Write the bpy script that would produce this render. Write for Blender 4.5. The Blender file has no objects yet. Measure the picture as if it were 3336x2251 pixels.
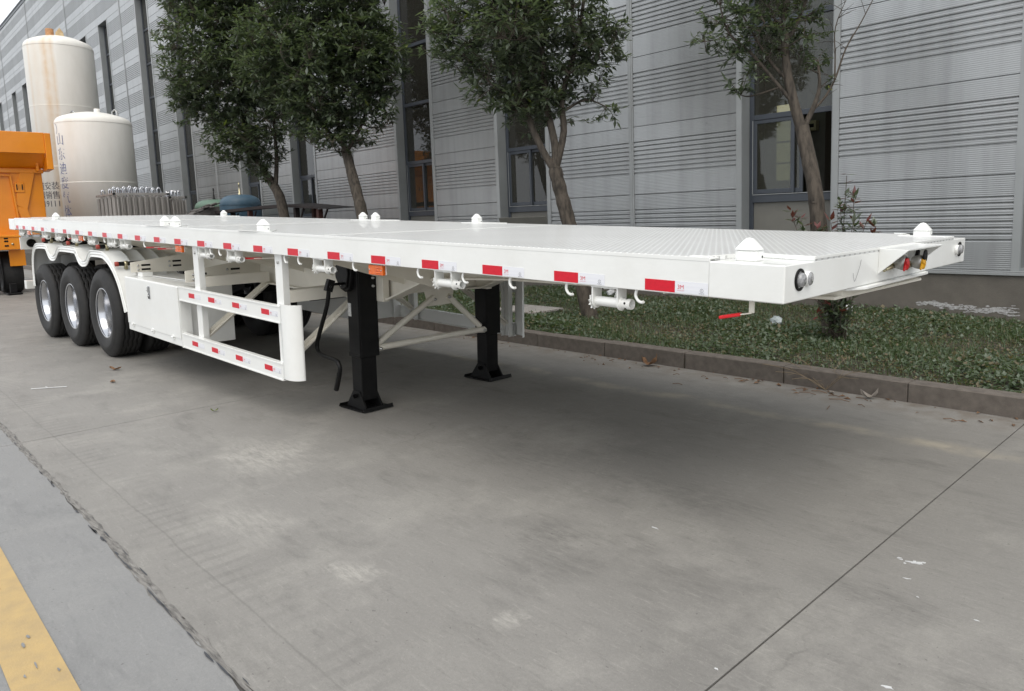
import bpy, bmesh, math, random
import numpy as np
from mathutils import Vector, Matrix, Euler
random.seed(7); rng = np.random.default_rng(7)
S = bpy.context.scene
COL = S.collection
PI = math.pi

# ------------------------------------------------------------------ camera
cam_d = bpy.data.cameras.new('camera'); cam = bpy.data.objects.new('camera', cam_d); COL.objects.link(cam)
RIGHT = Vector((0.699868, 0.713598, -0.031026)); DOWN = Vector((0.068081, -0.109886, -0.991610)); FWD = Vector((-0.711020, 0.691884, -0.125488))
CAM = Vector((1.33056, -2.55126, 1.48967))
mw = Matrix.Identity(4)
for i in range(3):
    mw[i][0], mw[i][1], mw[i][2], mw[i][3] = RIGHT[i], -DOWN[i], -FWD[i], CAM[i]
cam.matrix_world = mw
cam_d.sensor_width = 36; cam_d.lens = 2378.59 / 3336 * 36
cam_d.shift_x = -(1781.53 - 1668) / 3336; cam_d.shift_y = -(1125.5 - 1007.94) / 3336
cam_d.clip_start = 0.05; cam_d.clip_end = 1500
S.camera = cam
S.render.resolution_x, S.render.resolution_y = 1024, 691

# ------------------------------------------------------------------ sky, sun, exposure
SUN_EL, SUN_AZ = math.radians(56), math.radians(318)      # azimuth in the ground plane, from +x towards +y
W = bpy.data.worlds.new('World'); S.world = W; W.use_nodes = True
nt = W.node_tree; nt.nodes.clear()
out = nt.nodes.new('ShaderNodeOutputWorld'); bg = nt.nodes.new('ShaderNodeBackground')
sky = nt.nodes.new('ShaderNodeTexSky'); sky.sky_type = 'NISHITA'; sky.sun_disc = False
sky.sun_elevation = SUN_EL; sky.sun_rotation = math.radians(90) - SUN_AZ
sky.dust_density = 4.0; sky.air_density = 1.2
mx = nt.nodes.new('ShaderNodeMix'); mx.data_type = 'RGBA'
mx.inputs[0].default_value = 0.86
mx.inputs[7].default_value = (11.2, 11.5, 11.9, 1)          # an even cloud layer over the clear sky
nt.links.new(sky.outputs[0], mx.inputs[6]); nt.links.new(mx.outputs[2], bg.inputs[0])
bg.inputs[1].default_value = 0.1
nt.links.new(bg.outputs[0], out.inputs[0])
sun_d = bpy.data.lights.new('sun', 'SUN'); sun_d.energy = 1.1; sun_d.angle = math.radians(50); sun_d.color = (1, 0.93, 0.82)
sun = bpy.data.objects.new('sun', sun_d); COL.objects.link(sun)
sdir = Vector((math.cos(SUN_EL) * math.cos(SUN_AZ), math.cos(SUN_EL) * math.sin(SUN_AZ), math.sin(SUN_EL)))
sun.rotation_euler = sdir.to_track_quat('Z', 'Y').to_euler(); sun.location = sdir * 60
S.view_settings.view_transform = 'Standard'; S.view_settings.look = 'None'
S.view_settings.exposure = 0.45; S.view_settings.gamma = 1.0; S.view_settings.use_curve_mapping = False
S.render.engine = 'CYCLES'
S.cycles.max_bounces = 10; S.cycles.diffuse_bounces = 6; S.cycles.transparent_max_bounces = 12

# ------------------------------------------------------------------ materials
def N(t, ty, **k):
    n = t.nodes.new(ty)
    for a, v in k.items(): setattr(n, a, v)
    return n
def mat(name, c, c2=None, rough=0.6, metal=0.0, scale=4.0, detail=6, mix=(0.35, 0.7), bump=0.0, bscale=60.0, coat=0.0, spec=0.5, stretch=None):
    m = bpy.data.materials.new(name); m.use_nodes = True
    t = m.node_tree; p = t.nodes['Principled BSDF']
    p.inputs['Base Color'].default_value = (*c, 1); p.inputs['Roughness'].default_value = rough
    p.inputs['Metallic'].default_value = metal; p.inputs['Coat Weight'].default_value = coat
    p.inputs['Specular IOR Level'].default_value = spec
    tc = N(t, 'ShaderNodeTexCoord'); mp = N(t, 'ShaderNodeMapping'); t.links.new(tc.outputs['Object'], mp.inputs[0])
    if stretch: mp.inputs['Scale'].default_value = stretch
    if c2:
        nz = N(t, 'ShaderNodeTexNoise'); nz.inputs['Scale'].default_value = scale; nz.inputs['Detail'].default_value = detail; nz.inputs['Roughness'].default_value = 0.62
        t.links.new(mp.outputs[0], nz.inputs['Vector'])
        mr = N(t, 'ShaderNodeMapRange'); mr.inputs[1].default_value, mr.inputs[2].default_value = mix
        t.links.new(nz.outputs['Fac'], mr.inputs[0])
        mc = N(t, 'ShaderNodeMix', data_type='RGBA'); mc.inputs[6].default_value = (*c, 1); mc.inputs[7].default_value = (*c2, 1)
        t.links.new(mr.outputs[0], mc.inputs[0]); t.links.new(mc.outputs[2], p.inputs['Base Color'])
    if bump:
        b = N(t, 'ShaderNodeBump'); b.inputs['Strength'].default_value = bump; b.inputs['Distance'].default_value = 0.01
        n2 = N(t, 'ShaderNodeTexNoise'); n2.inputs['Scale'].default_value = bscale; n2.inputs['Detail'].default_value = 4
        t.links.new(mp.outputs[0], n2.inputs['Vector']); t.links.new(n2.outputs['Fac'], b.inputs['Height']); t.links.new(b.outputs[0], p.inputs['Normal'])
    return m
def emit(name, c, s):
    m = bpy.data.materials.new(name); m.use_nodes = True; p = m.node_tree.nodes['Principled BSDF']
    p.inputs['Base Color'].default_value = (*c, 1); p.inputs['Emission Color'].default_value = (*c, 1); p.inputs['Emission Strength'].default_value = s
    return m

M = {}
M['white'] = mat('white_paint', (0.80, 0.81, 0.79), (0.71, 0.71, 0.68), rough=0.32, scale=1.6, detail=10, mix=(0.42, 0.80), coat=0.25, bump=0.10, bscale=22)
M['white_frame'] = mat('chassis_paint', (0.76, 0.73, 0.65), (0.68, 0.65, 0.57), rough=0.4, scale=3, bump=0.08, bscale=120)
M['black'] = mat('black_paint', (0.004, 0.004, 0.0045), (0.009, 0.009, 0.009), rough=0.42, scale=9, bump=0.08, bscale=160, spec=0.2)
M['rubber'] = mat('tyre_rubber', (0.010, 0.010, 0.0105), (0.021, 0.020, 0.019), rough=0.72, scale=7, bump=0.15, bscale=90)
M['steel'] = mat('bright_steel', (0.55, 0.56, 0.58), (0.46, 0.47, 0.50), rough=0.22, metal=1.0, scale=3)
M['zinc'] = mat('zinc_plated', (0.55, 0.50, 0.34), (0.40, 0.36, 0.22), rough=0.35, metal=0.9, scale=30)
M['bolt'] = mat('bolt_steel', (0.45, 0.45, 0.44), rough=0.4, metal=1.0)
M['tape_red'] = mat('red_reflector', (0.62, 0.004, 0.022), (0.54, 0.004, 0.018), rough=0.3, scale=60)
M['tape_white'] = mat('white_reflector', (0.70, 0.71, 0.76), (0.80, 0.81, 0.83), rough=0.25, scale=30, stretch=(0.05, 1, 2.2))
M['print_red'] = mat('red_print', (0.6, 0.01, 0.03), rough=0.5)
M['print_dark'] = mat('dark_print', (0.03, 0.03, 0.04), rough=0.6)
M['print_blue'] = mat('blue_print', (0.09, 0.11, 0.24), (0.22, 0.24, 0.34), rough=0.6, scale=6)
M['amber'] = mat('amber_lens', (0.75, 0.14, 0.005), (0.60, 0.09, 0.004), rough=0.15, scale=50, bump=0.3, bscale=90, coat=0.6)
M['red_grip'] = mat('red_grip', (0.60, 0.012, 0.018), rough=0.35)
M['red_glad'] = mat('red_plastic', (0.58, 0.010, 0.014), (0.45, 0.01, 0.012), rough=0.3, scale=20)
M['yellow_glad'] = mat('yellow_plastic', (0.80, 0.40, 0.01), (0.70, 0.34, 0.01), rough=0.3, scale=20)
M['cast_alu'] = mat('cast_aluminium', (0.46, 0.45, 0.43), (0.34, 0.33, 0.31), rough=0.45, metal=0.8, scale=30, bump=0.1)
M['clear'] = mat('clear_lens', (0.20, 0.205, 0.21), (0.42, 0.42, 0.43), rough=0.12, scale=60, coat=0.8, bump=0.5, bscale=70)
M['red_cap'] = mat('red_end_cap', (0.30, 0.04, 0.025), rough=0.6)
M['blue'] = mat('blue_paint', (0.015, 0.03, 0.30), rough=0.35)
M['label'] = mat('paper_label', (0.62, 0.62, 0.60), (0.40, 0.40, 0.40), rough=0.6, scale=120, mix=(0.45, 0.55))
M['orange'] = mat('orange_paint', (0.80, 0.27, 0.006), (0.70, 0.22, 0.005), rough=0.35, scale=1.5, coat=0.2)
M['alu_frame'] = mat('grey_window_frame', (0.050, 0.059, 0.074), (0.040, 0.047, 0.058), rough=0.4, scale=3)
M['trim'] = mat('grey_flashing', (0.32, 0.335, 0.34), (0.27, 0.28, 0.28), rough=0.42, metal=0.2, scale=1.2, bump=0.03)
M['reveal'] = mat('reveal_sheet', (0.25, 0.265, 0.27), (0.215, 0.226, 0.228), rough=0.45, metal=0.2, scale=1.5)
M['plinth'] = mat('rendered_plinth', (0.135, 0.122, 0.105), (0.105, 0.095, 0.082), rough=0.9, scale=5, bump=0.35, bscale=120)
M['limescale'] = mat('white_bloom', (0.50, 0.50, 0.50), (0.20, 0.19, 0.18), rough=0.9, scale=40)
M['infill'] = mat('infill_board', (0.17, 0.165, 0.145), (0.145, 0.14, 0.125), rough=0.6, scale=3)
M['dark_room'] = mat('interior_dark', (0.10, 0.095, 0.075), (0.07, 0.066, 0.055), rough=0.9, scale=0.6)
M['cream'] = mat('cream_box', (0.50, 0.46, 0.30), rough=0.6)
M['crane'] = mat('orange_steel', (0.55, 0.20, 0.03), rough=0.5)
M['daylight_window'] = emit('daylit_window', (1.0, 0.86, 0.63), 0.85)
M['lamp'] = emit('warm_lamp', (1.0, 0.75, 0.35), 12.0)
M['kerb'] = mat('kerb_granite', (0.150, 0.130, 0.112), (0.100, 0.086, 0.074), rough=0.85, scale=14, bump=0.35, bscale=180)
M['soil'] = mat('soil', (0.060, 0.050, 0.036), (0.035, 0.032, 0.022), rough=0.95, scale=9, bump=0.8, bscale=50)
M['bark'] = mat('bark', (0.085, 0.070, 0.055), (0.024, 0.020, 0.016), rough=0.9, scale=22, detail=10, mix=(0.40, 0.66), bump=1.0, bscale=45, stretch=(1, 1, 0.30))
M['twig'] = mat('twig', (0.07, 0.055, 0.042), rough=0.9)
M['dry'] = mat('dry_leaf', (0.20, 0.11, 0.055), (0.12, 0.065, 0.035), rough=0.8, scale=20)
M['dry_stem'] = mat('dry_stem', (0.22, 0.17, 0.11), rough=0.9)
M['paper'] = mat('white_scrap', (0.62, 0.63, 0.63), (0.45, 0.455, 0.46), rough=0.5, scale=20)
M['plastic_bag'] = mat('thin_plastic', (0.42, 0.47, 0.48), (0.30, 0.34, 0.34), rough=0.25, scale=30)
M['grate'] = mat('slatted_cover', (0.33, 0.31, 0.29), (0.24, 0.225, 0.21), rough=0.8, scale=12)
M['stone'] = mat('stone_chip', (0.28, 0.25, 0.22), (0.18, 0.16, 0.14), rough=0.9, scale=30)
M['galv_fin'] = mat('fin_aluminium', (0.52, 0.50, 0.48), (0.40, 0.38, 0.36), rough=0.5, metal=0.7, scale=3, stretch=(1, 1, 0.2))
M['tank_blue'] = mat('tank_blue_paint', (0.035, 0.085, 0.13), (0.06, 0.105, 0.145), rough=0.5, scale=4)
M['tank_green'] = mat('tank_green_paint', (0.10, 0.18, 0.13), (0.13, 0.20, 0.15), rough=0.5, scale=4)
M['dark_sheet'] = mat('dark_steel_sheet', (0.016, 0.012, 0.013), (0.03, 0.02, 0.018), rough=0.75, scale=4)
M['rust_post'] = mat('red_oxide_steel', (0.055, 0.017, 0.012), rough=0.7)
M['slate'] = mat('weathered_slab', (0.14, 0.13, 0.12), (0.07, 0.066, 0.062), rough=0.9, scale=6)
M['rope'] = mat('straw_mudflap', (0.30, 0.20, 0.05), rough=0.9)
M['chip_dark'] = mat('bitumen_sealant', (0.045, 0.048, 0.055), rough=0.7)

def leaf_mat(name, c, c2, rough=0.32):
    m = mat(name, c, c2, rough=rough, scale=3.0, spec=0.9)
    t = m.node_tree; p = t.nodes['Principled BSDF']
    tr = N(t, 'ShaderNodeBsdfTranslucent'); tr.inputs[0].default_value = (c[0] * 1.6, c[1] * 1.8, c[2] * 0.8, 1)
    ms = N(t, 'ShaderNodeMixShader'); ms.inputs[0].default_value = 0.28
    o = t.nodes['Material Output']
    t.links.new(p.outputs[0], ms.inputs[1]); t.links.new(tr.outputs[0], ms.inputs[2]); t.links.new(ms.outputs[0], o.inputs[0])
    return m
M['leaf_dark'] = leaf_mat('leaf_dark', (0.060, 0.080, 0.052), (0.078, 0.098, 0.068))
M['leaf_mid'] = leaf_mat('leaf_mid', (0.088, 0.114, 0.075), (0.106, 0.130, 0.092))
M['leaf_pale'] = leaf_mat('leaf_pale', (0.125, 0.150, 0.108), (0.140, 0.162, 0.124))
M['leaf_young'] = leaf_mat('leaf_young', (0.12, 0.15, 0.035), (0.16, 0.16, 0.04))
M['leaf_red'] = leaf_mat('leaf_red', (0.13, 0.035, 0.035), (0.17, 0.06, 0.05))
M['ground_leaf'] = leaf_mat('ground_leaf', (0.085, 0.118, 0.068), (0.062, 0.092, 0.048), 0.5)
M['ground_leaf_pale'] = leaf_mat('ground_leaf_pale', (0.140, 0.175, 0.120), (0.11, 0.14, 0.095), 0.55)
M['ground_leaf_dry'] = leaf_mat('ground_leaf_dry', (0.16, 0.13, 0.07), (0.11, 0.09, 0.05), 0.7)
M['grass_blade'] = leaf_mat('grass_blade', (0.055, 0.095, 0.030), (0.075, 0.11, 0.04), 0.55)

# stains with a place of their own on the yard: x, y, radii, strength, pale (1) or dark (0)
STAINS = [(-3.3, -.70, .55, .42, .85, 1), (-3.55, -.95, .5, .2, .5, 0), (-1.03, -.27, .30, .26, .75, 0), (-.78, -.45, .22, .22, .6, 0), (-.73, -.09, .22, .12, .6, 0), (-.80, .55, .7, .25, .5, 0), (-1.35, -1.05, .14, .10, .8, 1), (-.62, -.88, .10, .08, .8, 1), (-1.95, .40, .5, .25, .5, 0), (.25, .15, .45, .16, .6, 0), (-.35, -.2, .5, .12, .55, 0), (-2.3, -1.2, .5, .2, .5, 1)]
def concrete(name, c, c2, dark, pale, tracks):
    m = bpy.data.materials.new(name); m.use_nodes = True; t = m.node_tree; p = t.nodes['Principled BSDF']
    p.inputs['Roughness'].default_value = 0.62; p.inputs['Specular IOR Level'].default_value = 0.35
    geo = N(t, 'ShaderNodeNewGeometry')
    def noise(scale, detail, st=(1, 1, 1), rot=0.0, rough=0.6):
        mp = N(t, 'ShaderNodeMapping'); mp.inputs['Scale'].default_value = st; mp.inputs['Rotation'].default_value = (0, 0, rot)
        t.links.new(geo.outputs['Position'], mp.inputs[0])
        n = N(t, 'ShaderNodeTexNoise'); n.inputs['Scale'].default_value = scale; n.inputs['Detail'].default_value = detail; n.inputs['Roughness'].default_value = rough
        t.links.new(mp.outputs[0], n.inputs['Vector']); return n.outputs['Fac']
    def rng_(src, a, b, lo=0.0, hi=1.0):
        r = N(t, 'ShaderNodeMapRange'); r.inputs[1].default_value = a; r.inputs[2].default_value = b; r.inputs[3].default_value = lo; r.inputs[4].default_value = hi
        t.links.new(src, r.inputs[0]); return r.outputs[0]
    def mixc(f, a, b):
        x = N(t, 'ShaderNodeMix', data_type='RGBA'); t.links.new(f, x.inputs[0])
        for i, q in ((6, a), (7, b)):
            if isinstance(q, tuple): x.inputs[i].default_value = (*q, 1)
            else: t.links.new(q, x.inputs[i])
        return x.outputs[2]
    def mth(op, a, b=None):
        x = N(t, 'ShaderNodeMath', operation=op)
        for i, q in ((0, a), (1, b)):
            if q is None: continue
            if isinstance(q, (int, float)): x.inputs[i].default_value = q
            else: t.links.new(q, x.inputs[i])
        return x.outputs[0]
    col = mixc(rng_(noise(0.7, 8), 0.3, 0.7), c, c2)
    col = mixc(rng_(noise(0.45, 6, (1, 1.6, 1), 0.2), 0.52, 0.70, 0, 0.42), col, dark)            # broad dull patches
    col = mixc(rng_(noise(1.6, 10, (1, 3.2, 1), 0.45, 0.72), 0.52, 0.74, 0, 0.62), col, dark)     # rubbed dark scuffs along the lane
    col = mixc(rng_(noise(1.0, 10, (1.3, 1, 1), -0.3, 0.74), 0.50, 0.74, 0, 0.60), col, pale)     # dusty pale patches
    col = mixc(rng_(noise(9.0, 10, (0.6, 4.0, 1), 0.35, 0.78), 0.55, 0.68, 0, 0.45), col, dark)
    col = mixc(rng_(noise(14.0, 8, (0.5, 4.0, 1), -0.25, 0.75), 0.56, 0.68, 0, 0.42), col, pale)  # fine trowel and brush strokes
    sc = N(t, 'ShaderNodeTexVoronoi', feature='DISTANCE_TO_EDGE'); sc.inputs['Scale'].default_value = 0.55; sc.inputs['Randomness'].default_value = 1.0
    wp = N(t, 'ShaderNodeVectorMath', operation='ADD'); nv = N(t, 'ShaderNodeTexNoise'); nv.inputs['Scale'].default_value = 2.5; nv.inputs['Detail'].default_value = 8
    t.links.new(geo.outputs['Position'], nv.inputs['Vector']); vm = N(t, 'ShaderNodeVectorMath', operation='SCALE'); vm.inputs['Scale'].default_value = 0.35
    t.links.new(nv.outputs['Color'], vm.inputs[0]); t.links.new(geo.outputs['Position'], wp.inputs[0]); t.links.new(vm.outputs[0], wp.inputs[1]); t.links.new(wp.outputs[0], sc.inputs['Vector'])
    col = mixc(mth('MULTIPLY', rng_(sc.outputs['Distance'], 0.0, 0.005, 0.28, 0.0), rng_(noise(0.8, 3), 0.56, 0.62)), col, (dark[0] * .6, dark[1] * .6, dark[2] * .6))   # a few hairline cracks
    col = mixc(rng_(noise(70, 5, (1, 1, 1), 0, 0.8), 0.40, 0.72, 0, 0.30), col, dark)
    col = mixc(rng_(noise(95, 4, (1, 1, 1), 0, 0.8), 0.56, 0.70, 0, 0.35), col, pale)
    grain = noise(220, 3)
    col = mixc(rng_(grain, 0.35, 0.75, 0, 0.22), col, dark)
    col = mixc(rng_(noise(38, 2), 0.715, 0.73, 0, 0.5), col, (0.06, 0.055, 0.05))               # small dark grit
    sp0 = N(t, 'ShaderNodeSeparateXYZ'); t.links.new(geo.outputs['Position'], sp0.inputs[0])
    wx = mth('MULTIPLY', mth('SUBTRACT', noise(2.2, 8, (1, 1, 1), 0, 0.7), 0.5), 0.9)
    def blot(cx, cy, rx, ry, k, c_, st):
        ux = mth('DIVIDE', mth('ADD', mth('SUBTRACT', sp0.outputs['X'], cx), wx), rx); uy = mth('DIVIDE', mth('ADD', mth('SUBTRACT', sp0.outputs['Y'], cy), mth('MULTIPLY', wx, 0.8)), ry)
        d = mth('SQRT', mth('ADD', mth('MULTIPLY', ux, ux), mth('MULTIPLY', uy, uy)))
        return mixc(mth('MULTIPLY', rng_(d, 0.25, 1.0, k, 0.0), rng_(noise(11, 9, st, 0.4, 0.8), 0.38, 0.62)), col, c_)
    if tracks:
        for cx, cy, rx, ry, k, c_ in STAINS: col = blot(cx, cy, rx, ry, k, pale if c_ else dark, (0.6, 2.6, 1))
    if tracks:                                                                                    # hairline crack beside the joint
        sp = N(t, 'ShaderNodeSeparateXYZ'); t.links.new(geo.outputs['Position'], sp.inputs[0])
        w = mth('MULTIPLY', mth('SUBTRACT', noise(1.2, 9, (1, 1, 1), 0.0, 0.7), 0.5), 0.05)
        d = mth('ABSOLUTE', mth('ADD', mth('ADD', sp.outputs['Y'], 1.53), w))
        col = mixc(rng_(d, 0.001, 0.007, 0.27, 0.0), col, (dark[0] * 0.6, dark[1] * 0.6, dark[2] * 0.58))
        d2 = mth('ABSOLUTE', mth('ADD', sp.outputs['Y'], 1.45))
        wv = N(t, 'ShaderNodeTexWave', bands_direction='X'); wv.inputs['Scale'].default_value = 3.2; wv.inputs['Distortion'].default_value = 2.5; wv.inputs['Detail'].default_value = 3
        t.links.new(geo.outputs['Position'], wv.inputs['Vector'])
        col = mixc(mth('MULTIPLY', mth('MULTIPLY', rng_(d2, 0.03, 0.22, 0.26, 0.0), rng_(wv.outputs['Fac'], 0.55, 0.85)), rng_(noise(1.5, 3), 0.4, 0.6)), col, dark)
        # a run of dry slurry beside the kerb
        w2 = mth('MULTIPLY', mth('SUBTRACT', noise(0.9, 7), 0.5), 0.5)
        d3 = mth('ABSOLUTE', mth('ADD', mth('SUBTRACT', sp.outputs['Y'], 2.25), w2))
        col = mixc(mth('MULTIPLY', rng_(d3, 0.01, 0.10, 0.6, 0.0), rng_(noise(3, 6), 0.4, 0.65)), col, (pale[0] * 1.05, pale[1] * 0.98, pale[2] * 0.85))
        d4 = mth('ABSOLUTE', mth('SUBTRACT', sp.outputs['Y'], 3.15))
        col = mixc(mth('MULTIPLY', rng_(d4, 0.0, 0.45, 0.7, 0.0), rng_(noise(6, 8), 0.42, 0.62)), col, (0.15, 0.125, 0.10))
    t.links.new(col, p.inputs['Base Color'])
    b = N(t, 'ShaderNodeBump'); b.inputs['Strength'].default_value = 0.25; b.inputs['Distance'].default_value = 0.004
    t.links.new(mth('ADD', grain, mth('MULTIPLY', noise(30, 6), 2.0)), b.inputs['Height']); t.links.new(b.outputs[0], p.inputs['Normal'])
    return m
M['concrete'] = concrete('worn_concrete', (0.262, 0.252, 0.234), (0.222, 0.213, 0.198), (0.118, 0.114, 0.106), (0.40, 0.385, 0.35), True)
M['concrete_cool'] = concrete('lane_concrete', (0.254, 0.254, 0.250), (0.219, 0.219, 0.216), (0.13, 0.132, 0.133), (0.34, 0.335, 0.32), False)
M['filler'] = mat('joint_mortar', (0.205, 0.196, 0.182), (0.055, 0.053, 0.050), rough=0.95, scale=34, bump=0.4, bscale=60, stretch=(0.35, 1.6, 1), mix=(0.42, 0.75))
M['yellow'] = mat('yellow_road_paint', (0.46, 0.325, 0.14), (0.37, 0.27, 0.135), rough=0.7, scale=9, bump=0.15, bscale=150)

def cladding():
    m = mat('silver_cladding', (0.392, 0.405, 0.412), (0.340, 0.346, 0.344), rough=0.42, metal=0.75, scale=0.8, stretch=(1, 1, 0.25))
    t = m.node_tree; p = t.nodes['Principled BSDF']
    geo = N(t, 'ShaderNodeNewGeometry')
    wv = N(t, 'ShaderNodeTexWave', bands_direction='Z'); wv.inputs['Scale'].default_value = 0.314 / 0.0226 * 1.0
    t.links.new(geo.outputs['Position'], wv.inputs['Vector'])
    b = N(t, 'ShaderNodeBump'); b.inputs['Strength'].default_value = 0.30; b.inputs['Distance'].default_value = 0.004
    t.links.new(wv.outputs['Fac'], b.inputs['Height']); t.links.new(b.outputs[0], p.inputs['Normal'])
    # every sheet has aged a little differently, with faint run-off streaks
    oi = N(t, 'ShaderNodeObjectInfo'); src = p.inputs['Base Color'].links[0].from_socket
    rr = N(t, 'ShaderNodeMapRange'); rr.inputs[3].default_value = 0.93; rr.inputs[4].default_value = 1.05; t.links.new(oi.outputs['Random'], rr.inputs[0])
    mp = N(t, 'ShaderNodeMapping'); mp.inputs['Scale'].default_value = (3.0, 1, 0.18); t.links.new(geo.outputs['Position'], mp.inputs[0])
    ns = N(t, 'ShaderNodeTexNoise'); ns.inputs['Scale'].default_value = 2.2; ns.inputs['Detail'].default_value = 8; t.links.new(mp.outputs[0], ns.inputs['Vector'])
    r2 = N(t, 'ShaderNodeMapRange'); r2.inputs[1].default_value = 0.45; r2.inputs[2].default_value = 0.75; r2.inputs[3].default_value = 1.0; r2.inputs[4].default_value = 0.84; t.links.new(ns.outputs['Fac'], r2.inputs[0])
    mu = N(t, 'ShaderNodeMath', operation='MULTIPLY'); t.links.new(rr.outputs[0], mu.inputs[0]); t.links.new(r2.outputs[0], mu.inputs[1])
    vs = N(t, 'ShaderNodeVectorMath', operation='SCALE'); t.links.new(src, vs.inputs[0]); t.links.new(mu.outputs[0], vs.inputs['Scale']); t.links.new(vs.outputs[0], p.inputs['Base Color'])
    return m
M['cladding'] = cladding()

def glass():
    m = bpy.data.materials.new('window_glass'); m.use_nodes = True; t = m.node_tree; t.nodes.clear()
    o = N(t, 'ShaderNodeOutputMaterial'); tr = N(t, 'ShaderNodeBsdfTransparent'); gl = N(t, 'ShaderNodeBsdfGlossy')
    tr.inputs[0].default_value = (0.55, 0.58, 0.52, 1); gl.inputs['Roughness'].default_value = 0.02; gl.inputs[0].default_value = (0.9, 0.92, 0.95, 1)
    df = N(t, 'ShaderNodeBsdfDiffuse'); df.inputs[0].default_value = (0.16, 0.155, 0.13, 1)
    fr = N(t, 'ShaderNodeFresnel'); fr.inputs[0].default_value = 1.5
    m0 = N(t, 'ShaderNodeMixShader'); m0.inputs[0].default_value = 0.18            # film of dust on the panes
    t.links.new(tr.outputs[0], m0.inputs[1]); t.links.new(df.outputs[0], m0.inputs[2])
    m1 = N(t, 'ShaderNodeMixShader'); t.links.new(fr.outputs[0], m1.inputs[0]); t.links.new(m0.outputs[0], m1.inputs[1]); t.links.new(gl.outputs[0], m1.inputs[2])
    t.links.new(m1.outputs[0], o.inputs[0]); return m
M['glass'] = glass()

def tread_plate():
    m = mat('tread_plate_paint', (0.80, 0.81, 0.80), rough=0.34, coat=0.2)
    t = m.node_tree; p = t.nodes['Principled BSDF']
    tc = N(t, 'ShaderNodeTexCoord'); mp = N(t, 'ShaderNodeMapping'); mp.inputs['Scale'].default_value = (1, 1, 0)
    t.links.new(tc.outputs['Object'], mp.inputs[0])
    sep = N(t, 'ShaderNodeSeparateXYZ'); t.links.new(mp.outputs[0], sep.inputs[0])
    def mth(op, a, b=None, c=None):
        x = N(t, 'ShaderNodeMath', operation=op)
        for i, q in ((0, a), (1, b), (2, c)):
            if q is None: continue
            if isinstance(q, (int, float)): x.inputs[i].default_value = q
            else: t.links.new(q, x.inputs[i])
        return x.outputs[0]
    # staggered grid of raised lenses, 34 mm pitch
    P = 0.034
    u = mth('DIVIDE', sep.outputs[0], P); v = mth('DIVIDE', sep.outputs[1], P * 0.866)
    row = mth('FLOOR', v); odd = mth('MULTIPLY', mth('MODULO', mth('ABSOLUTE', row), 2.0), 0.5)
    fu = mth('SUBTRACT', mth('FRACT', mth('ADD', u, odd)), 0.5); fv = mth('SUBTRACT', mth('FRACT', v), 0.5)
    d = mth('SQRT', mth('ADD', mth('MULTIPLY', fu, fu), mth('MULTIPLY', fv, fv)))
    h = N(t, 'ShaderNodeMapRange', interpolation_type='SMOOTHSTEP'); h.inputs[1].default_value = 0.46; h.inputs[2].default_value = 0.28; t.links.new(d, h.inputs[0])
    b = N(t, 'ShaderNodeBump'); b.inputs['Strength'].default_value = 0.8; b.inputs['Distance'].default_value = 0.006
    t.links.new(h.outputs[0], b.inputs['Height']); t.links.new(b.outputs[0], p.inputs['Normal'])
    nz = N(t, 'ShaderNodeTexNoise'); nz.inputs['Scale'].default_value = 1.5; nz.inputs['Detail'].default_value = 6; t.links.new(tc.outputs['Object'], nz.inputs['Vector'])
    f = mth('MULTIPLY', h.outputs[0], mth('ADD', mth('MULTIPLY', nz.outputs['Fac'], 0.6), 0.3))
    mc = N(t, 'ShaderNodeMix', data_type='RGBA'); mc.inputs[6].default_value = (0.82, 0.83, 0.82, 1); mc.inputs[7].default_value = (0.40, 0.395, 0.38, 1)
    t.links.new(f, mc.inputs[0]); t.links.new(mc.outputs[2], p.inputs['Base Color'])
    return m
M['tread'] = tread_plate()

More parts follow.
